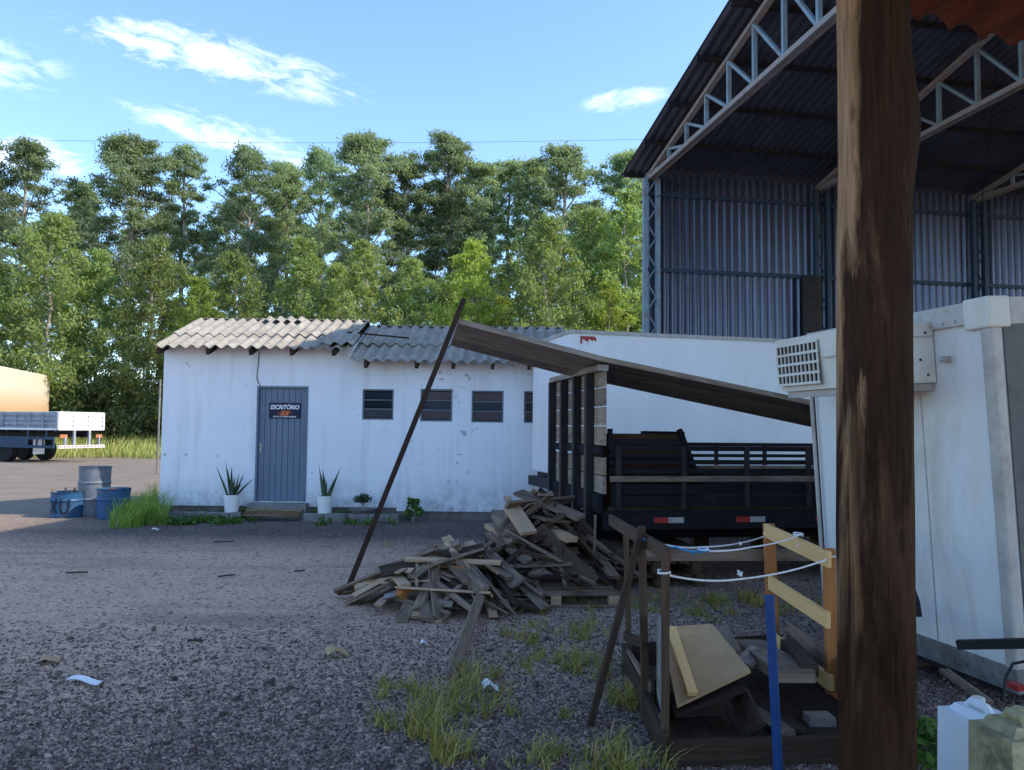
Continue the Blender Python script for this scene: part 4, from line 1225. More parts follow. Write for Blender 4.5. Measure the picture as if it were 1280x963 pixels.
# contents
def quad_board(name, P, th, mat, label, cat):
    mb = MB(); P = [Vector(p) for p in P]
    n = (P[1] - P[0]).cross(P[3] - P[0]).normalized() * th
    B = [p - n for p in P]
    L, W = (P[3] - P[0]).length, (P[1] - P[0]).length
    mb.poly(P, 0, [(0, 0), (0, W), (L, W), (L, 0)]); mb.poly(B[::-1], 0, [(L, 0), (L, W), (0, W), (0, 0)])
    for k in range(4):
        mb.poly([P[k], B[k], B[(k + 1) % 4], P[(k + 1) % 4]])
    return tag(mb.build(name, mat), label, cat)
quad_board('plywood_sheet', [at(846, 882, 4.35), at(938, 838, 4.45), at(890, 780, 5.0), at(826, 784, 4.95)], .02, M['plywood'], 'beige plywood sheet tilted across the pen', 'plywood sheet')
mb = MB(); mb.beam(at(839, 785, 4.9), at(866, 868, 4.36), .055, .025, (0, -.5, 1)); tag(mb.build('pine_strip', M['wood_pine']), 'narrow pale strip lying along the beige plywood sheet', 'strip')
mb = MB(); mb.box((1.1, 4.62, .2), (.42, .5, .03), Matrix.Rotation(-.35, 3, 'Y')); mb.box((1.05, 4.7, .12), (.3, .3, .13), Matrix.Rotation(.2, 3, 'Z'))
tag(bevel(mb.build('scrap_box', M['wood_dark']), .008), 'dark low box under the beige plywood sheet', 'box')
def seg(p0, Y0, p1, Y1, w, h, mat, label, roll=0, name='beam', cat='beam'):
    mb = MB(); mb.beam(at(*p0, Y0), at(*p1, Y1), w, h, (0, 0, 1), roll); return tag(mb.build(name, M[mat]), label, cat)
seg((935, 806), 5.5, (995, 846), 4.55, .22, .07, 'wood_grey', 'wide thick grey plank lying end on in the right of the pen', 0, 'plank', 'plank')
seg((985, 806), 5.4, (1012, 838), 4.6, .10, .07, 'wood_dark', 'dark square beam beside the wide thick plank in the pen')
seg((900, 788), 5.4, (916, 820), 4.95, .12, .03, 'wood_grey', 'short grey plank leaning just right of the plywood sheet', .6, 'plank', 'plank')
seg((930, 830), 4.9, (950, 812), 5.2, .12, .02, 'plank_light', 'small pale board glimpsed right of the plywood sheet', .2, 'plank', 'plank')
seg((942, 888), 4.7, (985, 918), 4.2, .08, .03, 'wood_grey', 'narrow plank on the pen floor under the blue pipe', .2, 'plank', 'plank')
seg((962, 888), 4.75, (1000, 915), 4.25, .09, .025, 'wood_dark', 'dark lath on the pen floor right of the blue pipe', -.1, 'plank', 'plank')
seg((1008, 905), 4.5, (1040, 905), 4.5, .12, .1, 'plank_light', 'pale square timber block in the near right corner of the pen', 0, 'timber_block', 'block')
seg((925, 870), 4.5, (945, 915), 4.2, .12, .03, 'wood_dark', 'dark plank end leaning under the plywood corner', .9, 'plank', 'plank')
for o in COL.objects:
    pass
# blue pipe
mb = MB(); Y = 3.78; a = at(962, 748, Y); b0 = at(974, 975, Y)
mb.tube([(b0.x, Y, 0), a], .022, 14); mb.tube([a + Vector((0, 0, -.004)), a + Vector((0, 0, .012))], .025, 14)
tag(mb.build('blue_pipe', M['blue_pipe'], smooth=False), 'upright blue plastic pipe standing in front of the pen', 'pipe')
# strings
def string(name, pts, mat, label, sag=0.0, knots=()):
    P = [at(*p) for p in pts]; out = []
    for a, b in zip(P, P[1:]):
        for k in range(8): 
            t = k / 8; out.append(a.lerp(b, t) - Vector((0, 0, sag * 4 * t * (1 - t))))
    out.append(P[-1])
    mb = MB(); mb.tube(out, .0055, 5)
    for (px, py, Y) in knots:
        c = at(px, py, Y)
        for j in range(4):
            e = c + Vector((RND.uniform(-.018, .018), RND.uniform(-.015, .015), RND.uniform(-.012, .03)))
            mb.tube([c, c.lerp(e, .6) + Vector((0, 0, .006)), e], [.009, .007, .003], 5)
    for p in (P[0], P[-1]):
        mb.tube([p + Vector((.03 * math.cos(a), .03 * math.sin(a), .002 * a)) for a in np.linspace(0, 9, 14)], .006, 5)
    return tag(mb.build(name, M[mat]), label, 'string')
string('string', [(808, 675, 4.62), (880, 684, 5.3), (960, 669, 5.96)], 'string_white', 'upper white string tied from the dark left post to the far reddish post', .02, [(926, 681, 5.6)])
string('string', [(806, 676, 4.59), (845, 684, 4.65), (879, 690, 4.7)], 'string_blue', 'bright blue string tied to the dark left post of the pen', .01, [(866, 692, 4.7)])
string('string', [(879, 689, 4.7), (940, 684, 5.0), (998, 670, 5.35)], 'string_white', 'white string continuing the blue one to the top pine rail', .01, [(998, 684, 5.35)])
string('string', [(830, 718, 4.05), (926, 724, 4.5), (1040, 697, 4.97)], 'string_white', 'lowest white string sagging from the near left post to the near reddish post', .02, [(926, 720, 4.5)])

# ------------------------------------------------------------------ trailer box at right
TR = Matrix.Rotation(rad(12.5), 3, 'Z') @ Matrix.Rotation(rad(-3.6), 3, 'Y')
TO = Vector((2.985, 4.7, .17))
trl = thing('refrigerated_box', 'white refrigerated truck box tilted on blocks with a cooling unit', 'truck box', TO, TR)
TW, THH, TL = 1.86, 2.30, 4.2
mb = MB(); mb.bx(0, TL, 0, TW, .06, THH)
bevel(mb.build('box_shell', M['trailer_white'], trl, world=False), .012, 2)
mb = MB()
mb.bx(-.022, .06, -.015, .07, .07, THH - .1)
bevel(mb.build('corner_post', M['trailer_trim'], trl, world=False), .02, 3)
mb = MB(); mb.bx(-.022, .03, TW - .03, TW + .015, .07, THH - .1)
bevel(mb.build('corner_post', M['trailer_trim'], trl, world=False), .02, 3)
mb = MB()
mb.bx(-.03, .02, .16, TW - .03, THH - .12, THH + .015)
for k in range(16): mb.lathe([(.011, 0), (.007, .01), (.001, .012)], (0, 0, 0), 6)
for k in range(16):
    for j in range(18):
        v = mb.v[8 + k * 18 + j]; mb.v[8 + k * 18 + j] = Vector((-.03 - v.z, .24 + k * .1 + v.x, THH - .09 + v.y))
mb.build('top_rail', M['trailer_trim'], trl, world=False)
mb = MB(); mb.bx(-.04, .12, -.03, .17, THH - .16, THH + .03)
bevel(mb.build('corner_cap', M['unit_plastic'], trl, world=False), .014, 2)
M['side_shade'] = m_plain('grey sheet with painted shade', (0.10, 0.10, 0.095), (0.16, 0.16, 0.15), 3, 0.6, stain=(0.05, 0.045, 0.04), stain_amt=0.6)
mb = MB(); mb.bx(.075, TL - .02, -.012, -.002, .225, THH - .145)  # sheet added so the near side carries its shade in the colour
mb.build('shade_sheet', M['side_shade'], trl, world=False)
mb = MB(); mb.bx(.12, TL, -.025, .02, THH - .14, THH + .02); mb.bx(.1, TL, -.02, .0, .06, .22)
mb.build('side_rail', M['trailer_trim'], trl, world=False)
mb = MB(); mb.bx(-.025, .03, -.02, TW + .02, -.01, .13)
for k in range(18): mb.bx(-.032, -.024, .05 + k * .1, .064 + k * .1, .05, .064)
M['grimy_rail'] = m_plain('grimy metal rail', (0.10, 0.095, 0.085), (0.26, 0.25, 0.225), 5, 0.6, stain=(0.045, 0.038, 0.03), stain_scale=3, stain_amt=0.9)
bevel(mb.build('bottom_rail', M['grimy_rail'], trl, world=False), .008)
mb = MB(); mb.bx(.1, TL - .1, .4, .52, -.08, .055); mb.bx(.1, TL - .1, 1.3, 1.42, -.08, .055); mb.bx(.0, .1, .1, 1.8, -.05, .055)
mb.build('underframe', M['steel_dark'], trl, world=False)
mb = MB(); mb.bx(-.05, -.0, .33, .37, 1.96, 2.0); mb.tube([(-.05, .3, 1.98), (-.05, .37, 1.98)], .012, 8)
mb.build('latch', M['trailer_trim'], trl, world=False)
# dark weather seal at the far edge
mb = MB(); mb.bx(-.026, -.022, TW - .075, TW - .06, .1, THH - .2); mb.build('seal', M['black_rubber'], trl, world=False)
# cooling unit
UX, U0, U1, UZ0, UZ1 = -.50, .46, 1.53, 1.79, 2.235
mb = MB()
quadbox(mb, (UX + .03, -.01, U0, U1), (UX, -.01, U0, U1), UZ0 + .05, UZ1)
unit = bevel(mb.build('cooling_unit', M['unit_plastic'], trl, world=False), .02, 3)
mb = MB(); mb.bx(UX + .06, -.01, U0 + .03, U1 - .03, UZ0, UZ0 + .048); mb.build('drip_tray', M['trailer_trim'], unit, world=False)
GY0, GY1, GZ0, GZ1 = U1 - .54, U1 - .03, UZ0 + .10, UZ1 - .05
mb = MB(); mb.bx(UX + .004, UX + .03, GY0, GY1, GZ0, GZ1)
mb2 = MB()
mb2.bx(UX - .003, UX + .003, GY0, GY1, GZ0, GZ1)
mb2.build('grille_core', M['dark_void'], unit, world=False)
mb = MB()
for k in range(5):
    z = GZ0 + (GZ1 - GZ0) * k / 4; mb.bx(UX - .016, UX - .0035, GY0 - .012, GY1 + .012, z - .009, z + .009)
for k in range(11):
    y = GY0 + (GY1 - GY0) * k / 10; mb.bx(UX - .0145, UX - .0035, y - .005, y + .005, GZ0 + .009, GZ1 - .009)
mb.build('grille', M['unit_plastic'], unit, world=False)
mb = MB(); mb.bx(UX - .008, UX, U0 + .06, GY0 - .05, UZ1 - .18, UZ1 - .172); mb.bx(UX + .02, -.02, U0 - .006, U0, UZ1 - .10, UZ1 - .09)
mb.build('panel_seam', M['trailer_trim'], unit, world=False)
mb = MB(); mb.bx(-.30, -.21, U0 - .006, U0 - .001, UZ0 + .19, UZ0 + .28); mb.build('socket', M['rust_bar'], unit, world=False)
mb = MB(); mb.bx(-.42, -.33, U0 - .005, U0 - .001, UZ1 - .20, UZ1 - .12); mb.build('blue_sticker', M['blue_pipe'], unit, world=False)
for (x, z) in ((-.07, UZ1 - .07), (-.07, UZ0 + .1), (-.12, UZ0 + .2)):
    mb = MB(); mb.tube([(x, U0 - .008, z), (x, U0, z)], .008, 8); mb.build('bolt', M['steel_dark'], unit, world=False)
mb = MB()
for y in (.62, 1.24): mb.bx(-.004, -.0005, y - .004, y + .004, .14, THH - .13)
mb.build('panel_joint', M['trailer_trim'], trl, world=False)
for k in range(20):
    mb = MB(); mb.tube([(-.0245, .045, .2 + k * .1), (-.0215, .045, .2 + k * .1)], .0045, 6)
    mb.build('rivet', M['trailer_trim'], trl, world=False)
# hose stub, black bumper strip, wiring on the box
inv = trl.matrix_basis.inverted()
def TP(px, py, Y): return inv @ at(px, py, Y)
mb = MB(); mb.tube([TP(1128, 712, 5.1), TP(1138, 730, 5.08), TP(1146, 752, 5.06), TP(1149, 771, 5.05)], .018, 8); mb.build('hose', M['black_rubber'], trl, world=False)
mb = MB(); mb.beam(TP(1197, 806, 4.6), TP(1300, 804, 4.3), .04, .05); mb.build('rubber_strip', M['black_rubber'], trl, world=False)
mb = MB(); mb.tube([TP(1254, 876, 4.3), TP(1258, 845, 4.35), TP(1266, 830, 4.35), TP(1280, 827, 4.3), TP(1300, 840, 4.2)], .008, 6); mb.tube([TP(1256, 850, 4.4), TP(1270, 858, 4.4), TP(1290, 860, 4.3)], .012, 6)
mb.build('wiring', M['cable'], trl, world=False)
mb = MB(); a = TP(1270, 858, 4.36); mb.box(a, (.05, .08, .03)); mb.build('plug', M['red_paint'], trl, world=False)
# support blocks & beam under the box
mb = MB(); mb.beam((2.55, 5.75, .085), (5.2, 6.2, .085), .16, .17); 
tag(bevel(mb.build('support_timber', M['wood_grey']), .01), 'grey squared timber lying under the far side of the refrigerated box', 'timber')
mb = MB(); mb.beam((4.6, 4.7, .18), (5.0, 6.6, .18), .3, .36)
tag(mb.build('support_timber', M['wood_dark']), 'dark thick timber propping the raised end of the refrigerated box', 'timber')
mb = MB(); mb.beam(at(1180, 838, 4.55), at(1236, 878, 4.05), .05, .02)
tag(mb.build('thin_lath', M['wood_grey']), 'thin lath slanting from the bottom rail of the refrigerated box to the white jug', 'lath')

# jugs
def jug(name, label, cx, cy, rz_, w, d, h, mat, cat='jug'):
    t = thing(name, label, cat, (cx, cy, 0), Matrix.Rotation(rz_, 3, 'Z'))
    mb = MB()
    quadbox(mb, (-w / 2, w / 2, -d / 2, d / 2), (-w / 2 + .006, w / 2 - .006, -d / 2 + .006, d / 2 - .006), 0, h * .88)
    b = mb.build('body', mat, t, world=False); bevel(b, .05, 5)
    mb = MB(); quadbox(mb, (-w / 2 + .03, w / 2 - .03, -d / 2 + .03, d / 2 - .03), (-w / 2 + .06, w / 2 - .06, -d / 2 + .05, d / 2 - .05), h * .86, h * .95)
    bevel(mb.build('shoulder', mat, t, world=False), .02, 3)
    mb = MB(); mb.tube([(-.02, -d * .3, h * .93), (-.02, -d * .22, h), (-.02, d * .1, h), (-.02, d * .2, h * .93)], .02, 10); mb.build('handle', mat, t, world=False)
    mb = MB(); mb.lathe([(.03, h * .93), (.03, h * .99), (.026, h), (.001, h)], (w * .25, d * .28, 0), 16); mb.build('cap', M['unit_plastic'] if mat == M['jug'] else M['jug_moss'], t, world=False)
    return t
a = at(1214, 900, 3.62)
jug('plastic_jug', 'milky white plastic jug standing on the gravel beside the log post', a.x + .10, 3.72, .2, .24, .28, .43, M['jug'])
a = at(1262, 930, 3.2)
jug('stained_jug', 'moss stained yellowish plastic jug in front of the white jug', a.x + .10, 3.30, .12, .27, .26, .53, M['jug_moss'])

# ------------------------------------------------------------------ foreground log post and tiled roof
PY = 3.2
pb = at(1096, 960, PY); pt = at(1091, 60, PY)
mb = MB(); n = 40; H = 3.62; rows = 90
def log_pt(a, b):
    th = 2 * math.pi * a; z = H * b
    cx_ = pb.x + (pt.x - pb.x) * (z - .2) / (pt.z - .2); 
    r = .146 - .006 * z / H
    bul = math.exp(-((z - 2.93) / .22) ** 2)
    ang = math.cos(th - rad(-12))
    r += bul * .035 * max(0, ang) ** 1.5
    r += .007 * mnoise.noise(Vector((math.cos(th) * 2, math.sin(th) * 2, z * 1.2))) + .004 * mnoise.noise(Vector((math.cos(th) * 7, math.sin(th) * 7, z * 2.0)))
    crack = math.sin(th * 2.0 + 1.2 * mnoise.noise(Vector((0, 0, z * .8))) + 1)
    r -= .006 * max(0, crack - .93) / .07
    return (cx_ + r * math.cos(th), PY + r * math.sin(th), z)
mb.grid(log_pt, n, rows)
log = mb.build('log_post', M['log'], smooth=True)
tag(log, 'thick round log post with dark bark patches standing closest to the viewer', 'post')

# tiled lean-to roof above the viewer
e0, e1 = Vector((1.44, 3.18, 0)), None
ED = Vector((.925, .38, 0)).normalized(); EN = Vector((.38, -.925, 0)).normalized()   # EN points back under the roof
roof = thing('tiled_roof', 'edge of a red clay tile roof on dark rafters above the log post', 'roof', (1.44, 3.18, 3.4))
SLT = .28
def tile_pt(s, d, z): return Vector((1.60, 3.42, 0)) + ED * s + EN * d + Vector((0, 0, z + SLT * d))
ZE = 3.545
mb = MB(); pitch = .21
ntile = 46
S0 = -5.2
for r in range(9):
    d0 = r * .36
    def fn(a, b, d0=d0, r=r):
        s = S0 + ntile * pitch * a
        ph = (s - S0) / pitch
        hgt = .055 * abs(math.sin(math.pi * ph)) ** .8
        jit = .012 * mnoise.noise(Vector((math.floor(ph) * 3.7, r * 5.1, 0)))
        return tile_pt(s, d0 + .42 * b + jit, ZE + hgt + .03 * (1 - b) + jit * .5)
    mb.grid(fn, ntile * 8, 2)
    mb.grid(lambda a, b, fn=fn: Vector(fn(1 - a, b)) - Vector((0, 0, .014)), ntile * 8, 2)
    mb.grid(lambda a, b, fn=fn: Vector(fn(a, 0)) - Vector((0, 0, .014 * b)), ntile * 8, 1)
mb.build('tiles', M['clay_tile'], roof, smooth=True)
for d in (.42, 1.0, 1.6, 2.4, 3.1):
    mb = MB(); mb.beam(tile_pt(S0, d, ZE - .04), tile_pt(S0 + ntile * pitch, d, ZE - .04), .05, .06); mb.build('batten', M['wood_dark'], roof)
for k in range(9):
    mb = MB(); s = S0 + .3 + k * 1.12; mb.beam(tile_pt(s, .5, ZE - .10), tile_pt(s, 3.2, ZE - .13), .06, .08); mb.build('rafter', M['wood_dark'], roof)

# ------------------------------------------------------------------ flatbed truck far left
FR = Matrix.Rotation(rad(-17.5), 3, 'Z')
FA = at(72, 540, 33.0); FA.z = 0
fb = thing('flatbed_truck', 'grey and white wooden sided flatbed truck parked at the yard edge', 'truck', FA, FR)
FLN, FW = 6.0, 2.4
mb = MB(); mb.bx(-FLN, -.03, .03, FW - .03, 1.40, 1.48); mb.build('floor', M['wood_grey'], fb, world=False)
def gate(p0, p1, nb, mat, out):
    """one board side between two corners; out = outward normal"""
    p0, p1, out = Vector(p0), Vector(p1), Vector(out)
    mb = MB()
    for z, h in ((1.47, .12), (1.66, .14), (1.85, .15), (2.06, .15)):
        mb.beam(p0 + Vector((0, 0, z)), p1 + Vector((0, 0, z)), .035, h - .02)
    mb.beam(p0 - out * .03 + Vector((0, 0, 1.75)), p1 - out * .03 + Vector((0, 0, 1.75)), .012, .70)
    g_ = mb.build('gate', mat, fb, world=False)
    for k in range(nb + 1):
        q = p0.lerp(p1, k / nb) + out * .035
        mb = MB(); mb.beam(q + Vector((0, 0, 1.40)), q + Vector((0, 0, 2.14)), .07, .03, out); mb.build('stake', mat, g_, world=False)
    mb = MB(); mb.beam(p0 + out * .03 + Vector((0, 0, 1.42)), p1 + out * .03 + Vector((0, 0, 1.42)), .06, .08); mb.beam(p0 + out * .01 + Vector((0, 0, 2.15)), p1 + out * .01 + Vector((0, 0, 2.15)), .06, .03)
    mb.build('edge_rail', M['white_paint'], g_, world=False)
M['flat_grey'] = m_plain('faded bluish paint', (0.25, 0.27, 0.31), (0.36, 0.38, 0.42), 3, 0.6, stain=(0.12, 0.13, 0.17), stain_amt=0.6)
gate((-FLN, 0, 0), (-.02, 0, 0), 8, M['flat_grey'], (0, -1, 0))
gate((0, .02, 0), (0, FW - .02, 0), 3, M['white_paint'], (1, 0, 0))
gate((-FLN, FW, 0), (-.02, FW, 0), 8, M['flat_grey'], (0, 1, 0))
mb = MB(); mb.bx(-FLN, .0, .75, .87, 1.08, 1.36); mb.bx(-FLN, .0, 1.53, 1.65, 1.08, 1.36)
for k in range(7): mb.bx(-.2 - k * .9, -.1 - k * .9, .02, FW - .02, 1.30, 1.395)
mb.build('chassis', M['steel_dark'], fb, world=False)
mb = MB(); mb.bx(-5.6, -.15, -.03, .02, .98, 1.10); mb.bx(-5.6, -.15, -.03, .02, .62, .74)
for x in (-.18, -.75, -1.1, -1.6, -3.4, -5.5): mb.bx(x - .04, x + .04, -.025, .015, .74, .98); 
for x in (-.6, -1.6, -3.4, -5.0): mb.bx(x - .04, x + .04, -.02, .03, 1.10, 1.40)
mb.bx(-5.6, -1.6, -.02, .015, .74, .98)
mb.build('side_guard', M['steel_blue_dark'], fb, world=False)
mb = MB(); mb.bx(.02, .10, .0, FW, .62, .74)
for k in range(12): mb.bx(.101, .104, .05 + k * .2, .13 + k * .2, .65, .71, 1)
mb.build('rear_bumper', [M['white_paint'], M['red_paint']], fb, world=False)
for (ya, yb, zb) in ((.75, .85, 1.38), (1.55, 1.65, 1.38), (.3, .38, 1.1), (2.1, 2.16, 1.15)):
    mb = MB(); mb.bx(.0, .08, ya, yb, .742, zb); mb.build('bumper_bracket', M['flat_grey'], fb, world=False)
mb = MB(); mb.bx(.02, .06, .08, .45, 1.05, 1.2); mb.bx(.02, .06, 1.95, 2.3, 1.05, 1.2); mb.build('tail_light', M['orange_lens'], fb, world=False)
mb = MB(); mb.bx(-1.35, -1.33, .05, .6, .35, 1.0); mb.build('mudflap', M['white_paint'], fb, world=False)
for x in (-3.0, -4.2):
    for y in (.25, 2.15): wheel(fb, (x, y, .5), .5, .34)
# orange and cream box body behind it
O0, O1 = at(-4, 540, 38.0), at(60, 540, 46.0); O0.z = O1.z = 0
dv = (O1 - O0).normalized()
ob = thing('cream_box_truck', 'cream and orange box truck body parked behind the flatbed', 'truck', O1, Matrix.Rotation(math.atan2(dv.y, dv.x), 3, 'Z'))
LL = (O1 - O0).length
mb = MB(); mb.bx(-LL - 1, 0, 0, 2.5, .95, 4.42); bevel(mb.build('cargo_box', M['orange_body'], ob, world=False), .04, 2)
mb = MB(); mb.bx(-LL - 1, -.1, .6, .75, .65, .94); mb.bx(-LL - 1, -.1, 1.75, 1.9, .65, .94); mb.build('chassis', M['steel_dark'], ob, world=False)
for x in (-1.8, -6.5):
    for y in (.25, 2.25): wheel(ob, (x, y, .48), .48, .3)

# ------------------------------------------------------------------ trees
def leaf_quads(C, D, S, L, W):
    """diamond leaves: centres C, long axis D, side axis S (unit), lengths L, widths W"""
    a = C - D * (L / 2)[:, None]; b = C + S * (W / 2)[:, None]; c = C + D * (L / 2)[:, None]; d = C - S * (W / 2)[:, None]
    V = np.stack([a, b, c, d], 1).reshape(-1, 3)
    Q = np.arange(len(V)).reshape(-1, 4)
    return V, Q
def rand_leaves(rng, clumps, dens, L, W, droop, flat):
    Cs = []
    for (c, r) in clumps:
        n = max(6, int(dens * r * r))
        u = rng.normal(size=(n, 3)); u /= np.linalg.norm(u, axis=1)[:, None]
        rr = rng.random(n) ** 0.6 * rng.uniform(.55, 1.3, n)
        Cs.append(np.array(c) + u * (rr * r)[:, None] * np.array([1, 1, flat]))
    C = np.concatenate(Cs); n = len(C)
    D = rng.normal(size=(n, 3)) + np.array([0, 0, -droop]); D /= np.linalg.norm(D, axis=1)[:, None]
    T = rng.normal(size=(n, 3)); S = np.cross(D, T); S /= np.linalg.norm(S, axis=1)[:, None]
    return leaf_quads(C, D, S, rng.uniform(L * .7, L * 1.3, n), rng.uniform(W * .7, W * 1.3, n))
def tall_parts(seed, h, cw, base=0.36, nb=30, dens=170, domed=1.0):
    rng = np.random.default_rng(seed); rr = random.Random(seed)
    mb = MB()
    bend = rr.uniform(-.4, .4)
    P = [Vector((bend * math.sin(k / 8 * 2.5) + rr.uniform(-.06, .06), rr.uniform(-.15, .15), h * .95 * k / 8)) for k in range(9)]
    mb.tube(P, [.24 * (1 - .85 * k / 8) + .02 for k in range(9)], 8)
    def trunk(t):
        f = min(t / .95, 1) * 8; k = min(int(f), 7); return P[k].lerp(P[k + 1], f - k)
    clumps = []
    az = rr.uniform(0, 6)
    for k in range(nb):
        t = base + (1.0 - base) * ((k + rr.random()) / nb) ** .9
        az += 2.4 + rr.uniform(-.4, .4)
        x = (t - base) / (1 - base)
        prof = (0.45 + 0.55 * math.sin(math.pi * min(1, x * .95 + .12))) * (1 if x < .85 else .75)
        L = cw * prof * rr.uniform(.4, 1.15)
        el = rr.uniform(.35, .85) + .3 * x
        d = Vector((math.cos(az) * math.cos(el), math.sin(az) * math.cos(el), math.sin(el)))
        p0 = trunk(min(t, .97)); p0 = p0 - Vector((0, 0, .25 * L * (1 if x > .8 else .5)))
        p1 = p0 + d * L; pm = p0.lerp(p1, .55) - Vector((0, 0, .08 * L))
        mb.tube([p0, pm, p1], [.06, .04, .015], 5, cap=False)
        for (q, s) in ((1.05, .7), (.95, .85), (.8, .8), (.68, .7), (.5, .55)):
            if q < .6 and rr.random() < .5: continue
            c = (p0.lerp(p1, q)) + Vector((rr.uniform(-.6, .6), rr.uniform(-.6, .6), rr.uniform(-.35, .5)))
            clumps.append((tuple(c), rr.uniform(.5, 1.05) * s * (cw / 3.2) ** .5))
    for k in range(6):
        clumps.append((tuple(trunk(1) + Vector((rr.uniform(-.9, .9), rr.uniform(-.9, .9), rr.uniform(-1.3, .6)))), rr.uniform(.35, .7)))
    V, Q = rand_leaves(rng, clumps, dens * 2.3, .25, .085, .9, .6)
    return mb, V, Q
def young_parts(seed, h, w, dens=130, pointed=1.0, L=.21, W=.065):
    rng = np.random.default_rng(seed); rr = random.Random(seed)
    mb = MB()
    P = [Vector((rr.uniform(-.12, .12), rr.uniform(-.12, .12), h * .97 * k / 8)) for k in range(9)]
    mb.tube(P, [.11 * (1 - .9 * k / 8) + .01 for k in range(9)], 7)
    clumps = []; az = 0; nb = 85
    for k in range(nb):
        t = .04 + .96 * ((k + rr.random()) / nb)
        az += 2.4 + rr.uniform(-.3, .3)
        prof = min(1.0, (t + .25) * 1.7) * (1 - t ** (2.2 / pointed)) ** .75 + .06
        R = w / 2 * prof * rr.uniform(.45, 1.08)
        f = min(t / .97, 1) * 8; kk = min(int(f), 7); p0 = P[kk].lerp(P[kk + 1], f - kk)
        d = Vector((math.cos(az), math.sin(az), rr.uniform(.35, .7)))
        p1 = p0 + d * R
        mb.tube([p0, p1], [.02, .008], 4, cap=False)
        rs = rr.uniform(.4, .72) * (1.15 - .55 * t) * (w / 4.5) ** .5
        clumps.append((tuple(p1), rs)); clumps.append((tuple(p0.lerp(p1, .55)), rs * .9))
    V, Q = rand_leaves(rng, clumps, dens * 1.8, L, W, .7, .85)
    return mb, V, Q
def make_tree(parts, name, label, cat, leafmat, group=None):
    mb, V, Q = parts
    t = thing(name, label, cat, group=group)
    mb.build('trunk', M['bark'], t, world=False, smooth=True)
    arr_obj('crown', arr_mesh('crown', V, Q, leafmat), t)
    return t
TV = [tall_parts(101, 23, 4.4, .36, 44, 190), tall_parts(102, 23, 3.5, .32, 42, 190), tall_parts(103, 23, 2.6, .36, 36, 170), tall_parts(104, 23, 3.9, .36, 42, 140), tall_parts(105, 23, 3.1, .26, 44, 200)]
used_t = {}
def place_tree(table, kind, key, name, label, cat, mat, px, ytop, Y, h0, wscale, group):
    top = at(px, ytop, Y)
    s = top.z / h0
    Mx = Matrix.Translation((top.x, Y, 0)) @ Matrix.Rotation(RND.uniform(0, 6.28), 4, 'Z') @ Matrix.Diagonal((s * wscale, s * wscale, s, 1))
    if (kind, key) not in used_t:
        t = make_tree(table[key], name, label, cat, mat, group); used_t[(kind, key)] = t
        t.matrix_basis = Mx
    else:
        t = dup(used_t[(kind, key)], Mx, label)
    return t
TG = 'tall eucalyptus trees behind the yard'
tall_list = [
    (-28, 205, 61, 1, 1.0, 'tall eucalyptus cut by the left picture edge'),
    (42, 172, 60, 3, 1.0, 'tall airy eucalyptus with a thin see-through top above the cream truck'),
    (100, 222, 63, 2, 1.0, 'lower dark eucalyptus just left of the broad crowned one'),
    (168, 166, 59, 0, 1.0, 'tall eucalyptus with the broadest dense crown, above the drums'),
    (236, 178, 62, 2, .9, 'narrow tall eucalyptus above the left corner of the office'),
    (308, 176, 60, 3, .95, 'tall eucalyptus with an airy rounded crown straight above the office door'),
    (358, 200, 63, 1, .8, 'shorter tall eucalyptus between the two airy crowns above the office'),
    (398, 178, 66, 3, .8, 'thin pale topped eucalyptus above the step in the office roof'),
    (462, 164, 58, 0, .95, 'tall dense eucalyptus with a double rounded top above the small window'),
    (510, 192, 60, 4, .95, 'dense tall eucalyptus just right of the double topped one'),
    (560, 164, 61, 1, .95, 'slender high eucalyptus straight above the top of the iron pole'),
    (597, 190, 60, 4, .85, 'bright crowned tall eucalyptus just right of the iron pole'),
    (634, 194, 64, 2, 1.0, 'very slim eucalyptus with sky showing through, left of the centre gap'),
    (666, 196, 63, 2, .95, 'very slim eucalyptus with small tufts, right of the centre gap'),
    (712, 176, 60, 3, 1.05, 'tall eucalyptus with a wide domed crown left of the shed'),
    (780, 186, 62, 1, .95, 'tall eucalyptus half hidden behind the shed roof corner'),
    (840, 200, 62, 0, 1.0, 'tall eucalyptus standing mostly behind the shed wall'),
]
for (px, yt_, Y, v, ws, lab) in tall_list:
    place_tree(TV, 'tall', v, 'eucalyptus_tree', lab, 'tree', M['leaf_tall'], px, yt_, Y, 23.3, ws * 1.18, TG)
BACK = 'eucalyptus of the shaded second row filling gaps between the front trunks'
for i, px in enumerate(range(-60, 860, 52)):
    t = place_tree(TV, 'tall', (1, 4, 0, 4, 2)[i % 5], 'eucalyptus_tree', BACK, 'tree', M['leaf_tall'], px + RND.uniform(-14, 14), RND.uniform(235, 290), 74 + RND.uniform(-4, 6), 23.3, 1.0, 'second row of eucalyptus trees')
    t['group'] = 'second row of eucalyptus trees'
YV = [young_parts(201, 10, 4.6, 288), young_parts(202, 10, 3.6, 336, .8), young_parts(203, 10, 4.2, 288, 1.2), young_parts(204, 10, 5.4, 264, 1.3)]
YLV = [young_parts(211, 10, 4.2, 288, 1.0)]
YG = 'young eucalyptus trees in front of the tall row'
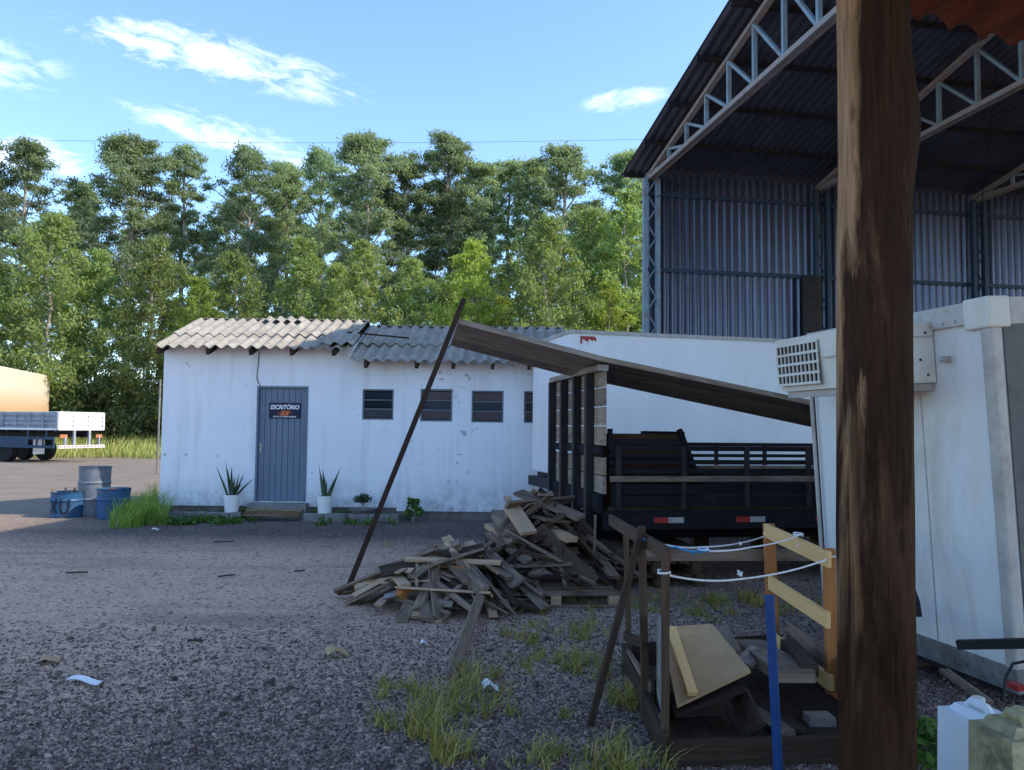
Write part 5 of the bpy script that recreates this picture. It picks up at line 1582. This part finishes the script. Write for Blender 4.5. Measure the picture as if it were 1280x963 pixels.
young_list = [
    (-10, 312, 47, 2, 'young green tree cut by the left picture edge above the cream truck', 0),
    (66, 268, 48, 3, 'large young tree with a pale bare trunk above the flatbed truck', 0),
    (125, 312, 50, 2, 'young tree between the large young tree and the drums', 0),
    (192, 298, 49, 0, 'round topped young tree above the office left corner', 0),
    (250, 347, 46, 0, 'small lime yellow young tree over the left office roof', 1),
    (297, 316, 50, 0, 'soft green young tree above the office door', 0),
    (380, 298, 47, 2, 'grey green young tree with twin tops above the roof step', 0),
    (424, 330, 52, 1, 'small young tree tucked right of the twin topped one', 0),
    (454, 301, 47, 1, 'pointed young tree above the small office window', 0),
    (516, 324, 48, 1, 'pale pointed young tree left of the iron pole', 0),
    (560, 352, 52, 2, 'low young tree hidden behind the iron pole tip', 0),
    (590, 302, 47, 0, 'lime green pointed young tree right of the iron pole', 1),
    (628, 372, 49, 0, 'short lime green young tree over the right office roof', 1),
    (684, 274, 46, 3, 'largest round young tree above the white box truck corner', 0),
    (738, 262, 52, 2, 'young tree right of the largest round one', 0),
    (782, 238, 50, 1, 'tall pale young tree beside the shed column', 0),
    (762, 352, 47, 0, 'lime tinted young tree low beside the shed column', 1),
    (840, 250, 52, 0, 'young tree hidden mostly behind the shed cladding', 0),
]
for (px, yt_, Y, v, lab, lime) in young_list:
    if lime: place_tree(YLV, 'lime', 0, 'young_tree', lab, 'tree', M['leaf_lime'], px, yt_, Y, 10.0, 1.0, YG)
    else: place_tree(YV, 'young', v, 'young_tree', lab, 'tree', M['leaf_young'], px, yt_, Y, 10.0, 1.0, YG)

# undergrowth below the trees: one dense mass
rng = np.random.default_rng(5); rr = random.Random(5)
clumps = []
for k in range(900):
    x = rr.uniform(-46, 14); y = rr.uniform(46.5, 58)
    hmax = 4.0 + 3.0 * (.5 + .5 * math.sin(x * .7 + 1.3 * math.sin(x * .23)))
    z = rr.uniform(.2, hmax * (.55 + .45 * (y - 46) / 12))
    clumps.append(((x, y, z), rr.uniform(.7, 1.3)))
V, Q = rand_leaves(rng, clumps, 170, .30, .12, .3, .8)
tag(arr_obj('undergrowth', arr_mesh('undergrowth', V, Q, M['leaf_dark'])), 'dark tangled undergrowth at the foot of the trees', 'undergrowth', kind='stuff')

# ------------------------------------------------------------------ grass
def grass_mesh(rng, base, h, w, spread):
    """curved blades: base (n,3), heights h, widths w; 3 segments each"""
    n = len(base)
    az = rng.uniform(0, 2 * np.pi, n); lean = rng.uniform(.1, 1.0, n) * spread
    dirx = np.stack([np.cos(az), np.sin(az), np.zeros(n)], 1)
    side = np.stack([-np.sin(az + .5), np.cos(az + .5), np.zeros(n)], 1)
    rows = []
    for t, ww in ((0, 1.0), (.4, .85), (.75, .55), (1.0, .08)):
        c = base + dirx * (lean * h * t ** 1.8)[:, None]
        c = c + np.array([0, 0, 1.0]) * (h * (t - .28 * spread * t ** 2))[:, None]
        rows.append(c - side * (w * ww / 2)[:, None]); rows.append(c + side * (w * ww / 2)[:, None])
    V = np.stack(rows, 1).reshape(-1, 3)
    b = np.arange(n)[:, None] * 8
    Q = np.concatenate([b + np.array([[0, 1, 3, 2]]), b + np.array([[2, 3, 5, 4]]), b + np.array([[4, 5, 7, 6]])], 1).reshape(-1, 4)
    return V, Q
def clump_pts(rng, spots):
    B, Hh = [], []
    for (px, py, r, n, h) in spots:
        c = G(px, py)
        nt_ = max(1, n // 16)
        q = (rng.normal(size=(nt_, 2)) * r * .5)[rng.integers(0, nt_, n)] + rng.normal(size=(n, 2)) * .022 * (1 + r)
        B.append(np.stack([c.x + q[:, 0], c.y + q[:, 1], np.zeros(n)], 1)); Hh.append(rng.uniform(.3, 1.15, n) * h * (.85 if h < .3 and r < .6 and py > 670 else 1.0))
    return np.concatenate(B), np.concatenate(Hh)
rng = np.random.default_rng(9)
spots = [(500, 862, .16, 60, .16), (478, 872, .14, 40, .14), (560, 905, .28, 170, .24), (580, 870, .24, 160, .25), (596, 848, .16, 120, .24), (545, 930, .2, 150, .22), (562, 948, .12, 130, .24), (520, 905, .22, 110, .18),
         (498, 905, .18, 60, .14), (478, 912, .12, 50, .1), (606, 892, .15, 70, .16), (545, 880, .2, 120, .2), (600, 962, .25, 50, .10), (650, 958, .3, 70, .11), (682, 945, .14, 90, .2), (720, 966, .25, 60, .12), (765, 955, .2, 150, .24), (790, 966, .18, 90, .22), (750, 975, .2, 70, .2),
         (672, 800, .22, 70, .2), (662, 806, .14, 50, .2), (715, 795, .22, 90, .22), (728, 790, .2, 70, .22), (690, 830, .3, 110, .17), (720, 835, .28, 130, .2), (735, 830, .2, 90, .2), (655, 832, .25, 60, .12), (704, 896, .12, 50, .1),
         (775, 865, .22, 150, .22), (788, 880, .18, 130, .2), (770, 885, .2, 60, .15), (480, 682, .3, 60, .08), (530, 690, .2, 40, .06), (600, 768, .3, 50, .1), (670, 762, .3, 70, .1), (720, 757, .3, 80, .12), (650, 780, .25, 40, .1),
         (860, 752, .4, 160, .2), (900, 758, .4, 170, .2), (940, 755, .4, 170, .22), (880, 768, .4, 140, .15), (990, 765, .4, 120, .18), (1030, 790, .4, 70, .12), (820, 765, .3, 60, .12), (1020, 772, .3, 60, .15), (800, 760, .3, 60, .14), (450, 752, .08, 30, .1)]
B, Hh = clump_pts(rng, [(a, b, c_ * .95, int(d * 1.1), e) for (a, b, c_, d, e) in spots])
V, Q = grass_mesh(rng, B, Hh, rng.uniform(.004, .009, len(B)), 1.15)
tag(arr_obj('grass', arr_mesh('grass', V, Q, M['grass_near'])), 'yellow green grass tufts growing through the gravel', 'grass', kind='stuff')
spots = [(170, 656, .30, 420, .50), (182, 651, .26, 420, .60), (158, 659, .24, 160, .32), (196, 645, .14, 110, .75)]
B, Hh = clump_pts(rng, spots)
V, Q = grass_mesh(rng, B, Hh, rng.uniform(.012, .022, len(B)), .7)
tag(arr_obj('tall_grass', arr_mesh('tall_grass', V, Q, M['grass_lush'])), 'bright tuft of long grass at the left corner of the office', 'grass', kind='stuff')
# creeping weeds in front of the kerb
Cl = []
for k in range(80):
    px = rr.choice([rr.uniform(205, 318), rr.uniform(205, 318), rr.uniform(392, 500)])
    c = G(px, rr.uniform(646, 657)); Cl.append(((c.x, c.y, .04), rr.uniform(.07, .16)))
for k in range(26):
    c = at(rr.choice([rr.uniform(300, 320), rr.uniform(385, 400), rr.uniform(415, 440), rr.uniform(210, 300)]), 636, 14.15); Cl.append(((c.x, c.y, .14), rr.uniform(.05, .1)))
for k in range(10):
    c = G(rr.uniform(500, 640), 650); Cl.append(((c.x, c.y, .03), rr.uniform(.06, .12)))
V, Q = rand_leaves(rng, Cl, 2600, .07, .035, -.2, .7)
tag(arr_obj('weeds', arr_mesh('weeds', V, Q, M['grass_green'])), 'low green weeds creeping along the office kerb', 'weeds', kind='stuff')
c = at(1165, 975, 4.1)
Cl = [((c.x + rr.uniform(-.13, .16), 4.1 + rr.uniform(-.2, .2), rr.uniform(.04, .2)), .09) for _ in range(14)]
V, Q = rand_leaves(rng, Cl, 2200, .08, .035, 0, .8)
tag(arr_obj('low_weed', arr_mesh('low_weed', V, Q, M['grass_green'])), 'leafy green weeds between the log post and the white jug', 'weeds', kind='stuff')
# meadow beyond the road
n = 26000
xx = rng.uniform(-60, 10, n); yyv = 38.5 + 10 * rng.random(n) ** 1.3 + .5 * np.sin(xx * .9)
hh = rng.uniform(.3, .7, n) * (1 + (yyv - 38) * .17)
V, Q = grass_mesh(rng, np.stack([xx, yyv, np.zeros(n)], 1), hh, rng.uniform(.03, .06, n), .8)
tag(arr_obj('meadow_grass', arr_mesh('meadow_grass', V, Q, M['grass_field'])), 'sunlit yellow green meadow grass before the trees', 'grass', kind='stuff')

# ------------------------------------------------------------------ loose gravel stones (one mass)
def stones(n, seed, ymin, ymax, smin, smax):
    rng = np.random.default_rng(seed)
    Y = ymin + (ymax - ymin) * rng.random(n) ** 1.5
    X = (rng.random(n) * 1.5 - .75) * Y
    keep = (.75 + .35 * (mask_noise(X, Y) - .5) + (rng.random(n) - .5) * .9 - (.24 - .14 * (X > -.3)) * np.clip(Y - 4.6, 0, 6)) > .5
    X, Y = X[keep], Y[keep]; n = len(X)
    s = rng.uniform(smin, smax, n) * rng.uniform(.6, 1.3, n)
    base = np.array([[-1, -1, -1], [1, -1, -1], [1, 1, -1], [-1, 1, -1], [-.7, -.7, 1], [.7, -.7, 1], [.7, .7, 1], [-.7, .7, 1]]) * .5
    V = base[None] * (1 + rng.uniform(-.35, .35, (n, 8, 3)))
    V = V * (s[:, None] * rng.uniform(.7, 1.3, (n, 3)) * np.array([1, 1, .6]))[:, None, :]
    a = rng.uniform(0, 6.28, n); ca, sa = np.cos(a)[:, None], np.sin(a)[:, None]
    tl = rng.uniform(-.5, .5, n)[:, None]
    x, y, z = V[..., 0], V[..., 1], V[..., 2]
    z2 = z + x * tl
    V = np.stack([x * ca - y * sa + X[:, None], x * sa + y * ca + Y[:, None], z2 + s[:, None] * .18], -1).reshape(-1, 3)
    f = np.array([[4, 5, 6, 7], [0, 1, 5, 4], [1, 2, 6, 5], [2, 3, 7, 6], [3, 0, 4, 7]])
    Q = (np.arange(n)[:, None, None] * 8 + f[None]).reshape(-1, 4)
    return V, Q
def mask_noise(X, Y):
    return .5 + .28 * np.sin(X * 1.1 + np.sin(Y * .9) * 1.5) * np.cos(Y * .8 + X * .3) + .25 * np.tanh((X + 1.2) * .8)
def mat_stone():
    m, nt, b, _ = new_mat('crushed stone')
    geo = N(nt, 'ShaderNodeNewGeometry')
    col = ramp(nt, geo.outputs['Random Per Island'], [(0.0, (0.058, 0.042, 0.035)), (0.5, (0.165, 0.121, 0.099)), (0.85, (0.29, 0.217, 0.178)), (1.0, (0.46, 0.35, 0.275))])
    setc(nt, b, col); b.inputs['Roughness'].default_value = 0.85; b.inputs['Specular IOR Level'].default_value = .12
    return m
M['stone'] = mat_stone()
V1, Q1 = stones(170000, 31, 3.6, 8.6, .006, .0165)
V2, Q2 = stones(5000, 32, 3.6, 13.0, .014, .034)
V = np.concatenate([V1, V2]); Q = np.concatenate([Q1, Q2 + len(V1)])
tag(arr_obj('gravel', arr_mesh('gravel', V, Q, M['stone'])), 'loose dark crushed stone covering the yard', 'gravel', kind='stuff')

# ------------------------------------------------------------------ litter in the yard
def scrap(px, py, w, d, rot, mat, label, cat, curl=.02):
    c = G(px, py); mb = MB(); R = Matrix.Rotation(rot, 3, 'Z')
    f = lambda a, b: Vector((c.x, c.y, .016)) + R @ Vector(((a - .5) * w, (b - .5) * d, curl * (math.sin(a * 5) + 1) * .6 + curl * .5 * b))
    mb.grid(f, 6, 4); mb.grid(lambda a, b: Vector(f(1 - a, b)) - Vector((0, 0, .004)), 6, 4)
    return tag(mb.build(cat.replace(' ', '_'), M[mat]), label, cat)
scrap(62, 829, .12, .09, .4, 'cardboard', 'small yellowish cardboard scrap lying on the gravel at the far left', 'cardboard scrap', .02)
scrap(105, 856, .24, .05, -.25, 'paper', 'white strip of paper lying on the gravel in the left foreground', 'paper strip')
scrap(421, 822, .16, .10, .5, 'cardboard', 'folded brown cardboard scrap lying left of the long grey board', 'cardboard scrap', .04)
scrap(530, 808, .05, .03, .3, 'paper', 'tiny white paper scrap in front of the low scrap heap', 'paper scrap')
scrap(194, 664, .10, .06, .3, 'paper', 'tiny white scrap on the gravel before the office kerb', 'paper scrap')
scrap(613, 866, .10, .06, .3, 'paper', 'small crumpled white wrapper beside the grass tufts', 'wrapper', .04)
def stick(px, py, L, rot, label):
    c = G(px, py); d = Vector((math.cos(rot), math.sin(rot), 0)) * L * .38
    mb = MB(); mb.beam(c - d + Vector((0, 0, .02)), c + d + Vector((0, 0, .022)), .02, .014); return tag(mb.build('stick', M['wood_dark']), label, 'stick')
stick(96, 718, .3, .15, 'dark stick lying on the left of the yard')
stick(283, 722, .24, .6, 'dark short stick lying in the middle of the yard below the office door')
stick(280, 679, .36, .4, 'longer dark stick lying close to the office kerb')
stick(374, 716, .16, .3, 'small dark twig lying left of the iron pole')
stick(244, 804, .16, -.1, 'small dark chip lying in the left foreground')
